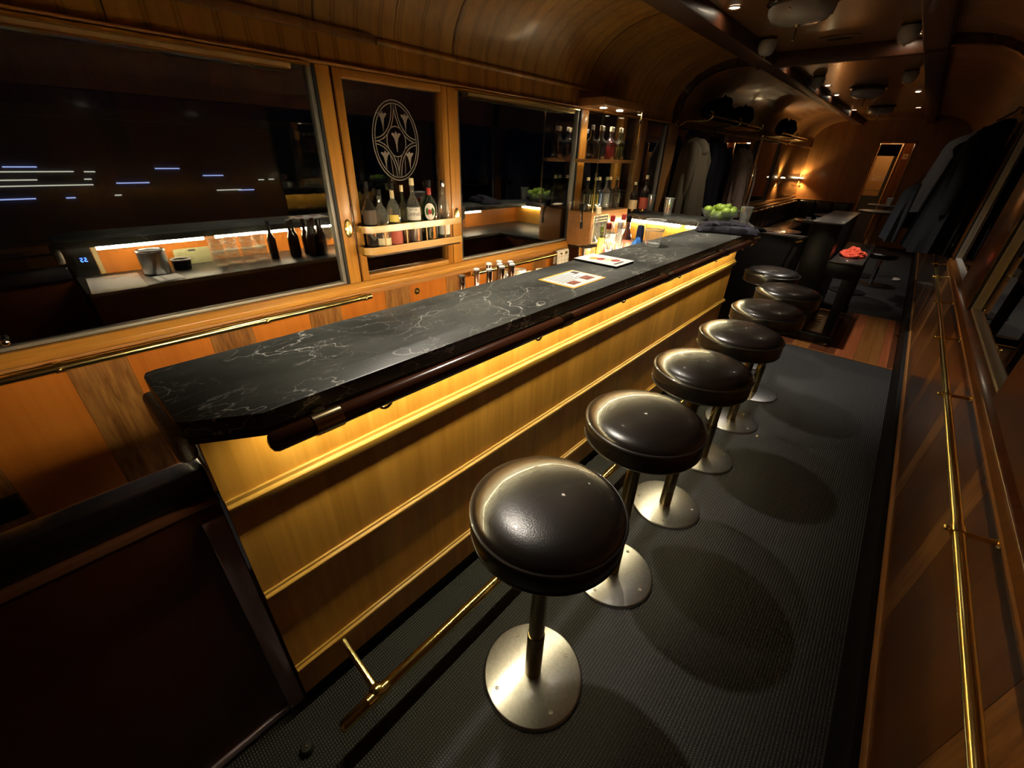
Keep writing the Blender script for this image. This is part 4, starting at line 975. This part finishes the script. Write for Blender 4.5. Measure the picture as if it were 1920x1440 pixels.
# ================================================================== GLASS CABINET ON THE RETURN
CX0, CX1, CY0, CY1 = XL+.012, -1.95, 3.19, 3.81
cb = thing('bottle_cabinet', (-2.07, 3.50, .9205), 'wood and glass bottle cabinet with two lit spots behind the bar', 'cabinet')
bw(MB().box(CX0, CX1, CY0, CY1, .9205, 1.20), 'base_box', 'cab_wood', cb, bevel=.004)
bw(MB().box(CX0, CX1+.006, CY0-.004, CY1+.004, 1.948, 2.000), 'top_box', 'cab_wood', cb, bevel=.004)
bw(MB().box(CX0+.01, CX1-.004, CY0+.006, CY1-.006, 1.566, 1.590), 'shelf', 'cab_wood', cb, bevel=.002)
bw(MB().box(CX1-.004, CX1-.0005, CY0+.006, CY1-.006, 1.5905, 1.5935), 'shelf_edge', 'brass', cb)
bw(MB().box(CX1-.003, CX1, CY0, CY1, 1.20, 1.948), 'front_glass', 'vitrine', cb); bw(MB().box(CX0, CX1-.004, CY0, CY0+.003, 1.20, 1.948), 'side_glass', 'vitrine', cb); bw(MB().box(CX0, CX1-.004, CY1-.003, CY1, 1.20, 1.948), 'side_glass', 'vitrine', cb)
bw(MB().box(CX1-.004, CX1+.001, CY1-.005, CY1+.001, 1.20, 1.948), 'corner_strip', 'brass', cb); bw(MB().box(CX1-.004, CX1+.001, CY0-.001, CY0+.003, 1.20, 1.948), 'corner_strip', 'aged_brass', cb)
bw(MB().box(CX1+.0005, CX1+.006, CY1-.03, CY1-.004, 1.86, 1.895), 'glass_clamp', 'chrome', cb, bevel=.002)
cdp = bw(MB().box(CX1+.0005, CX1+.004, CY0+.03, CY0+.27, .945, 1.175), 'picture_card', 'cream', cb)
bw(MB().box(CX1+.0041, CX1+.0046, CY0+.045, CY0+.262, .96, 1.165), 'picture', 'chalk', cdp)
for k in range(9): bw(MB().box(CX1+.0047, CX1+.005, CY0+.055+.022*k, CY0+.058+.022*k, .985, 1.10-.006*(k % 3)), 'stem_line', 'cream', cdp)
bw(MB().box(CX1+.0047, CX1+.0051, CY0+.05, CY0+.258, .962, .99), 'bottom_band', 'black_matte', cdp)
for k in range(2):
    for q in range(7): bw(MB().box(CX1+.0047, CX1+.005, CY0+.06+.028*q, CY0+.08+.028*q, 1.118+.022*k, 1.128+.022*k), 'written_mark', 'cream', cdp)
for yy in (3.36, 3.62):
    pk = bw(MB().lathe([(0, 0), (.024, 0), (.026, .004), (.0, .004)], 20, (-2.06, yy, 1.9435)), 'puck_light', 'puck', cb)
    spot((-2.06, yy, 1.940), 4.0, 110, .5, (1, .86, .62), .02)
cg = 'bottles on the upper cabinet shelf'
cols = [('brown_glass', 'ink'), ('smoke_glass', 'ink'), ('blue_glass', 'smoke_glass'), ('rose_glass', 'red_label'), ('red_glass', 'red_label'), ('olive_glass', 'cardboard'), ('olive_glass', 'cardboard')]
for k, (gm, lm) in enumerate(cols):
    bottle((-2.055+.03*(k % 2), 3.235+.077*k, 1.5905), .235, .032, gm, 'cream' if k % 2 else 'white_cap', ['dark brown square bottle by the window side of the upper cabinet shelf', 'dark bottle with black label on the upper cabinet shelf', 'bluish clear bottle in the upper cabinet shelf', 'pink square bottle on the upper cabinet shelf', 'deep red square bottle on the upper cabinet shelf', 'olive green bottle on the upper cabinet shelf beside the red one', 'olive green bottle at the aisle end of the upper cabinet shelf'][k], lm, (.10, .40), rn=.36, sh=.50, capl=.14, group=cg, square=True, seg=20)
cols = [('smoke_glass', 'cardboard'), ('olive_glass', 'yellow_label'), ('blue_glass', 'coat_blue'), ('clear_glass', 'gasket'), ('smoke_glass', 'ink'), ('smoke_glass', None)]
for k, (gm, lm) in enumerate(cols):
    bottle((-2.06+.02*(k % 2), 3.25+.09*k, 1.2005), .26, .035, gm, 'cardboard' if k % 2 else 'cream', ['smoky bottle with olive label low in the cabinet', 'bottle with square yellow label low in the cabinet', 'bottle with pale blue label low in the cabinet', 'clear bottle with grey label low in the cabinet', 'dark bottle with black label low in the cabinet', 'plain smoky bottle low in the cabinet'][k], lm, (.08, .50), rn=.32, sh=.52, group='bottles low in the cabinet', square=True)
oc_ = ony(1091, 392, 3.165)
op = thing('bottle_opener', (oc_.x, 3.165, oc_.z), 'black and steel lever bottle opener fixed to the side of the glass cabinet', 'opener')
MB().tube([(0, 0, .0), (.012, -.01, -.03), (.02, -.015, -.10)], [.010, .009, .009], 10).build('lever', 'chrome', op, smooth=True)
MB().box(-.02, .02, -.012, .0245, -.01, .04).build('mount', 'black_lacquer', op, bevel=.005); MB().tube([(.02, -.015, -.10), (.022, -.017, -.15)], .012, 10).build('grip', 'black_matte', op, smooth=True)

# ================================================================== COATS, RACKS AND SALOON FURNITURE
def coat(loc, H, wt, wb, dep, mat, label, rz=0, folds=9, seed=1, hood=True, group=None, lining=None, name='hanging_coat', cat='coat', sl=True):
    """hangs from loc (hook) downwards; width along local y, wall at local -x"""
    t = thing(name, loc, label, cat, group, rz)
    rr = random.Random(seed); n = 44; rings = []; p1, p2 = rr.uniform(0, 6), rr.uniform(0, 6)
    for i in range(17):
        u = i/16; z = -.05-(H-.05)*(1-u)
        sh = min(1, (1-u)/.14)**.6                # shoulders
        w = (wb+(wt-wb)*u)*(.25+.75*sh)/2; d = (dep*(1-.25*u))*(.35+.65*sh)/2
        ring = []
        for k in range(n):
            a = 2*PI*k/n; c, s_ = math.cos(a), math.sin(a)
            f = 1+(.11*math.sin(folds*a+p1+1.5*u)+.06*math.sin((folds+4)*a+p2-2*u))*(1-.55*u)
            ring.append((max(d*c*f, -d*.55)+d*.62, w*s_*f*(1+.04*math.sin(6*u+p1)), z+(.012*math.sin(3*a+p2) if i == 0 else 0)))
        rings.append(ring)
    MB().loft(rings).build('body', mat, t, smooth=True)
    if hood:
        mb = lump(dep*.30, wt*.30, .10, seed+5, .5); mb.moved(Matrix.Translation((dep*.38, 0, -.26))).build('hood', mat, t, smooth=True)
    if sl:
        for sg_ in (-1, 1):
            pts = [(dep*.35, sg_*wt*.36, -.13), (dep*.45, sg_*wt*.50, -.30), (dep*.42, sg_*wt*.53, -.55), (dep*.40, sg_*wt*.50, -.74)]
            MB().tube(pts, [.055, .062, .055, .046], 14).build('sleeve', mat, t, smooth=True)
    MB().tube([(0, 0, .02), (.02, 0, .03), (.03, 0, 0), (dep*.3, 0, -.06)], .005, 8).build('loop', mat, t, smooth=True)
    if lining:
        pts = []
        MB().tube([(dep*.95, wt*.02, -.28), (dep*1.02, wt*.08, -.5), (dep*1.04, wt*.05, -.8), (dep*1.02, wt*.0, -H+.03)], [.012, .02, .018, .012], 8).build('lining_edge', lining, t, smooth=True)
    return t
hk = 'coats hanging on the window wall past the bar'
coat((XL+.03, 5.48, 1.90), 1.02, .46, .80, .36, 'coat_olive', 'long olive parka with hood hanging nearest the return counter', 0, 8, 2)
coat((XL+.03, 6.20, 1.92), 1.08, .40, .50, .30, 'coat_black', 'black coat hanging between the olive parka and the brown coat', 0, 9, 3, hood=False)
coat((XL+.03, 7.45, 1.84), .98, .44, .62, .30, 'coat_brown', 'brown coat with pale edge hanging past the black coat', 0, 7, 6, lining='coat_brown')
coat((XR-.03, 5.45, 2.00), 1.06, .52, .62, .36, 'coat_black', 'black coat hanging nearest on the right wall by the window post', PI, 8, 11, hood=False)
coat((XR-.03, 6.25, 1.92), 1.05, .46, .60, .38, 'coat_navy', 'dark navy coat hanging second on the right wall', PI, 9, 12)
coat((XR-.05, 7.05, 2.00), .85, .34, .30, .46, 'coat_blue', 'pale blue grey knitted garment hanging among the black coats', PI, 6, 13, hood=False, sl=False, name='hanging_garment', cat='garment')
coat((XR-.03, 7.9, 1.90), 1.00, .46, .58, .50, 'coat_black', 'black coat hanging beyond the pale blue garment', PI, 9, 14)
coat((XR-.40, 6.55, 1.50), .62, .40, .46, .20, 'coat_grey', 'grey jacket hanging low between the coats on the right wall', PI, 7, 15, hood=False, sl=False, name='hanging_jacket', cat='jacket')
# coat hooks rails
for nm, x0, sg_, y0, y1, lb in (('coat_rail', XL, 1, 5.1, 8.3, 'thin brass coat rail on the window wall above the coats'), ('coat_rail', XR, -1, 5.2, 8.2, 'thin brass coat rail on the right wall above the black coats')):
    t = thing(nm, (x0+sg_*.035, y0, 1.925), lb, 'rail')
    MB().tube([(0, 0, 0), (0, y1-y0, 0)], .007, 8).build('tube', 'brass', t, smooth=True)
    for k in range(5): MB().tube([(0, .1+(y1-y0-.2)*k/4, 0), (-sg_*.034, .1+(y1-y0-.2)*k/4, .005)], .006, 8).build('bracket', 'brass', t, smooth=True)
# luggage racks
def lug(x, sg_, y0, y1, z, lb):
    t = thing('luggage_rack', (x, y0, z), lb, 'rack')
    for k in range(6): MB().tube([(sg_*(.07+.055*k), 0, .03*(k == 5)), (sg_*(.07+.055*k), y1-y0, .03*(k == 5))], .008 if k < 5 else .010, 8).build('bar', 'brass', t, smooth=True)
    m_ = max(3, int((y1-y0)/.8)+1)
    for k in range(m_):
        yy = .03+(y1-y0-.06)*k/(m_-1)
        MB().tube([(0, yy, -.07), (sg_*.03, yy, -.05), (sg_*.10, yy, -.012), (sg_*.32, yy, -.010), (sg_*.365, yy, .015), (sg_*.36, yy, .06), (sg_*.33, yy, .07)], .008, 8).build('bracket', 'brass', t, smooth=True)
        MB().sphere((sg_*.002, yy, -.07), .018, 10, 6, (.4, 1, 1)).build('flange', 'brass', t, smooth=True)
lug(XL, 1, 5.12, 7.10, 1.985, 'brass luggage rack above the hanging coats on the window wall'); lug(XL, 1, 8.3, 10.4, 1.985, 'brass luggage rack farther along above the leather bench')
for k, (x_, y_, z_, a, b_, c, lb) in enumerate(((XL+.21, 5.75, 1.996, .15, .30, .13, 'black soft bag lying on the luggage rack nearest the arch'), (XL+.21, 6.55, 1.996, .15, .26, .12, 'dark bundled bag on the luggage rack behind the soft bag'), (XL+.21, 9.1, 1.996, .15, .34, .13, 'black bag on the farther luggage rack'))):
    t = thing('soft_bag', (x_, y_, z_), lb, 'bag'); lump(a, b_, c, 20+k, .4).build('body', 'coat_black', t, smooth=True)
    MB().tube([(.02, -.08, c*1.5), (.03, 0, c*1.95), (.02, .08, c*1.5)], .008, 8).build('strap', 'coat_navy', t, smooth=True)
# upright piano by the aisle
pi = thing('upright_piano', (-.40, 5.65, 0), 'black upright piano with closed lid standing end on beside the aisle', 'piano')
bw(MB().box(-.62, -.40, 4.95, 6.37, .03, 1.118), 'case', 'black_lacquer', pi, bevel=.006); bw(MB().box(-.635, -.385, 4.935, 6.385, 1.118, 1.138), 'top_lid', 'black_top', pi, bevel=.004)
bw(MB().box(-.40, -.145, 4.95, 6.37, .66, .795), 'key_bed', 'black_lacquer', pi, bevel=.006); bw(MB().box(-.40, -.135, 4.945, 6.375, .795, .815), 'key_lid', 'black_top', pi, bevel=.003)
for yy in (4.96, 6.29):
    lg = bw(MB().prism([(-.225, .10), (-.145, .10), (-.150, .66), (-.24, .66)], yy, yy+.07, 'y'), 'leg', 'black_lacquer', pi, bevel=.005)
    bw(MB().box(-.42, -.13, yy-.01, yy+.08, .03, .10), 'toe_block', 'black_lacquer', pi, bevel=.006); bw(MB().tube([(-.17, yy+.03, .018), (-.15, yy+.03, .018)], .018, 10), 'castor', 'brass', pi, smooth=True)
bw(MB().box(-.3995, -.394, 5.05, 6.25, .12, .60), 'lower_board', 'black_lacquer', pi)
for k in range(3): bw(MB().box(-.394, -.30, 5.55+.09*k, 5.59+.09*k, .06, .068), 'pedal', 'brass', pi, bevel=.003)
bw(MB().box(-.40, -.22, 5.06, 6.25, .006, .03), 'gleam_board', 'bar_trim', pi)  # golden board put in for the gold reflection under the key bed
oc = thing('orange_cloth', (-.255, 5.33, .8155), 'bright orange red cloth crumpled on the piano lid', 'cloth')
for k in range(5):
    rr = .085-.015*k; pts = [(rr*math.cos(a)*1.0+.012*math.sin(3*a+k), rr*1.25*math.sin(a)+.01*math.cos(2*a+k*2), .018+.013*k+.008*math.sin(4*a+k*1.7)) for a in [2*PI*i/26 for i in range(26)]]
    MB().tube(pts, [.016+.006*math.sin(i*1.9+k) for i in range(26)], 8, closed=True).build('fold', 'red_cloth', oc, smooth=True)
lump(.07, .09, .035, 33, .5).build('fold', 'red_cloth', oc, smooth=True)
# black screen behind the bar end, with a brass lever
sc_ = thing('bench_screen', (-1.1, 5.04, 0), 'low black bench back between the bar end and the piano', 'bench')
bw(MB().box(-1.55, -.642, 5.0, 5.08, 0, .962), 'back_panel', 'black_matte', sc_, bevel=.006); bw(MB().box(-1.56, -.640, 4.99, 5.09, .962, .984), 'cap_rail', 'black_top', sc_, bevel=.004); bw(MB().box(-1.55, -.66, 5.085, 5.50, .30, .45), 'seat_cushion', 'leather', sc_, bevel=.02, seg=3); bw(MB().box(-1.53, -.68, 5.09, 5.48, .0, .30), 'seat_base', 'black_matte', sc_)
bw(MB().tube([(-.72, 4.998, .93), (-.70, 4.95, .935), (-.655, 4.94, .955)], .009, 8), 'lever', 'brass', sc_, smooth=True)
# corner banquette
bq = thing('corner_bench', (-1.9, 10.5, 0), 'black leather corner bench with channelled back under the wood dado cap', 'bench')
def channel(x0, x1, y0, y1, z0, z1, n, ax):
    for k in range(n):
        if ax == 'y': a, b_ = y0+(y1-y0)*k/n, y0+(y1-y0)*(k+1)/n; mb = MB().box(x0, x1, a+.002, b_-.002, z0, z1)
        else: a, b_ = x0+(x1-x0)*k/n, x0+(x1-x0)*(k+1)/n; mb = MB().box(a+.002, b_-.002, y0, y1, z0, z1)
        bw(mb, 'back_cushion', 'leather', bq, bevel=.03, seg=3)
channel(XL+.02, XL+.15, 7.9, 12.7, .47, .84, 12, 'y'); channel(XL+.16, -1.0, YE-.15, YE-.02, .47, .84, 3, 'x')
bw(MB().box(XL+.02, XL+.58, 7.9, 12.3, .30, .46), 'seat_cushion', 'leather', bq, bevel=.03, seg=3); bw(MB().box(XL+.02, -1.0, 12.31, YE-.02, .30, .46), 'seat_cushion', 'leather', bq, bevel=.03, seg=3)
bw(MB().box(XL+.03, XL+.54, 7.92, 12.3, 0, .295), 'plinth', 'black_matte', bq); bw(MB().box(XL+.03, -1.02, 12.36, YE-.03, 0, .295), 'plinth', 'black_matte', bq)
struct(MB().box(XL, XL+.10, 7.5, YE, .845, .872).build('trim_20', 'far_wood', bevel=.004)); struct(MB().box(XL+.10, -.97, YE-.11, YE, .845, .872).build('trim_21', 'far_wood', bevel=.004))
def low_table(x, y, label, z=.70, r=.28):
    t = thing('low_table', (x, y, 0), label, 'table')
    MB().lathe([(0, z-.025), (r-.01, z-.025), (r, z-.018), (r, z-.004), (r-.004, z), (0, z)], 36).build('table_top', 'black_top', t, smooth=True); MB().lathe([(.03, .02), (.03, z-.025)], 16).build('column', 'bronze', t, smooth=True); MB().lathe([(0, 0), (.2, 0), (.2, .012), (.04, .03), (0, .03)], 28).build('base', 'black_matte', t, smooth=True)
    return t
low_table(-1.36, 7.75, 'low round black table nearest the black bench back'); low_table(-1.22, 9.6, 'low round black table in the middle of the corner bench'); low_table(-1.15, 11.1, 'low round black table near the far wall')
for x_, y_, lb in ((-1.30, 9.55, 'white cup stacked on the middle low table'), (-1.16, 9.65, 'white saucer and cup on the middle low table beside another cup')):
    t = thing('white_cup', (x_, y_, .7005), lb, 'cup'); MB().lathe([(0, 0), (.06, .002), (.07, .012), (.068, .014), (.03, .008), (0, .008)], 24).build('saucer', 'white_cap', t, smooth=True); MB().lathe([(0, .010), (.03, .012), (.042, .06), (.039, .06), (.028, .016), (0, .016)], 24).build('cup_wall', 'white_cap', t, smooth=True)
def high_table(x, y, label):
    t = thing('high_table', (x, y, 0), label, 'table'); r = .24; z = 1.08
    MB().lathe([(0, z-.02), (r-.008, z-.02), (r, z-.012), (r-.002, z), (0, z)], 36).build('table_top', 'black_top', t, smooth=True); MB().lathe([(.035, .02), (.035, z-.02)], 18).build('column', 'cab_wood', t, smooth=True); MB().lathe([(0, 0), (.22, 0), (.22, .012), (.05, .03), (0, .03)], 28).build('base', 'black_matte', t, smooth=True); MB().torus((0, 0, .5), .06, .008, 20, 6).build('foot_ring', 'brass', t, smooth=True)
high_table(-.265, 7.65, 'tall round black bistro table nearer the piano'); high_table(-.275, 9.0, 'tall round black bistro table nearer the far door')
glass((-.26, 9.0, 1.0805), .10, .034, .038, 'small clear drinking glass on the tall table nearer the far door', None, 'drinking_glass')
def low_stool(x, y, label):
    t = thing('low_stool', (x, y, 0), label, 'stool', None)
    MB().lathe([(0, .40), (.17, .40), (.185, .41), (.185, .46), (.17, .475), (0, .48)], 32).build('seat', 'leather', t, smooth=True); MB().lathe([(.03, .02), (.03, .40)], 16).build('column', 'chrome', t, smooth=True); MB().lathe([(0, 0), (.17, 0), (.17, .012), (0, .02)], 28).build('base', 'steel', t, smooth=True)
low_stool(-.72, 8.9, 'low round black stool between the piano and the far door'); low_stool(-.05, 8.4, 'low round black stool under the coats on the right wall')
# wall sconces
def sconce(x, y, z, dx, dy, label):
    t = thing('wall_sconce', (x, y, z), label, 'lamp')
    MB().lathe([(0, -.035), (.035, -.03), (.045, -.005), (.045, .0), (.0, .0)], 24).moved(Matrix.Translation((dx*.09, dy*.09, 0))).build('shade', 'aged_brass', t, smooth=True)
    MB().lathe([(0, .001), (.038, .001), (.034, .012), (0, .016)], 24).moved(Matrix.Translation((dx*.09, dy*.09, 0))).build('lit_bulb', 'sconce_light', t, smooth=True)
    MB().tube([(0, 0, -.16), (dx*.03, dy*.03, -.15), (dx*.05, dy*.05, -.08), (dx*.085, dy*.085, -.035)], .006, 8).build('arm', 'black_matte', t, smooth=True); MB().sphere((dx*.003, dy*.003, -.16), .025, 12, 8, (.4 if dx else 1, .4 if dy else 1, 1)).build('wall_plate', 'aged_brass', t, smooth=True)
    for zz, pw, am in ((.03, 8.0, 1), (-.05, 12.0, -1)):
        spot((x+dx*.09, y+dy*.09, z+zz), pw, 125, .6, (1, .66, .30), .03, (x+dx*.06, y+dy*.06, z+zz+am))
sconce(XL+.006, 10.54, 1.345, 1, 0, 'small brass wall lamp on the window wall above the corner bench'); sconce(-2.167, YE-.002, 1.30, 0, -1, 'small brass wall lamp on the far wall above the corner bench')
ts = thing('paper_tissue', (.24, 9.1, .0005), 'crumpled white tissue on the carpet by the right wall', 'tissue'); lump(.05, .09, .018, 41, .6).build('paper', 'white_paper', ts, smooth=True)
lb_ = thing('floor_crumb', (-.236, 2.78, .0005), 'tiny pale scrap on the carpet beside the fifth stool', 'scrap'); lump(.006, .012, .004, 42, .4, 10, 8).build('scrap', 'cream', lb_, smooth=True)
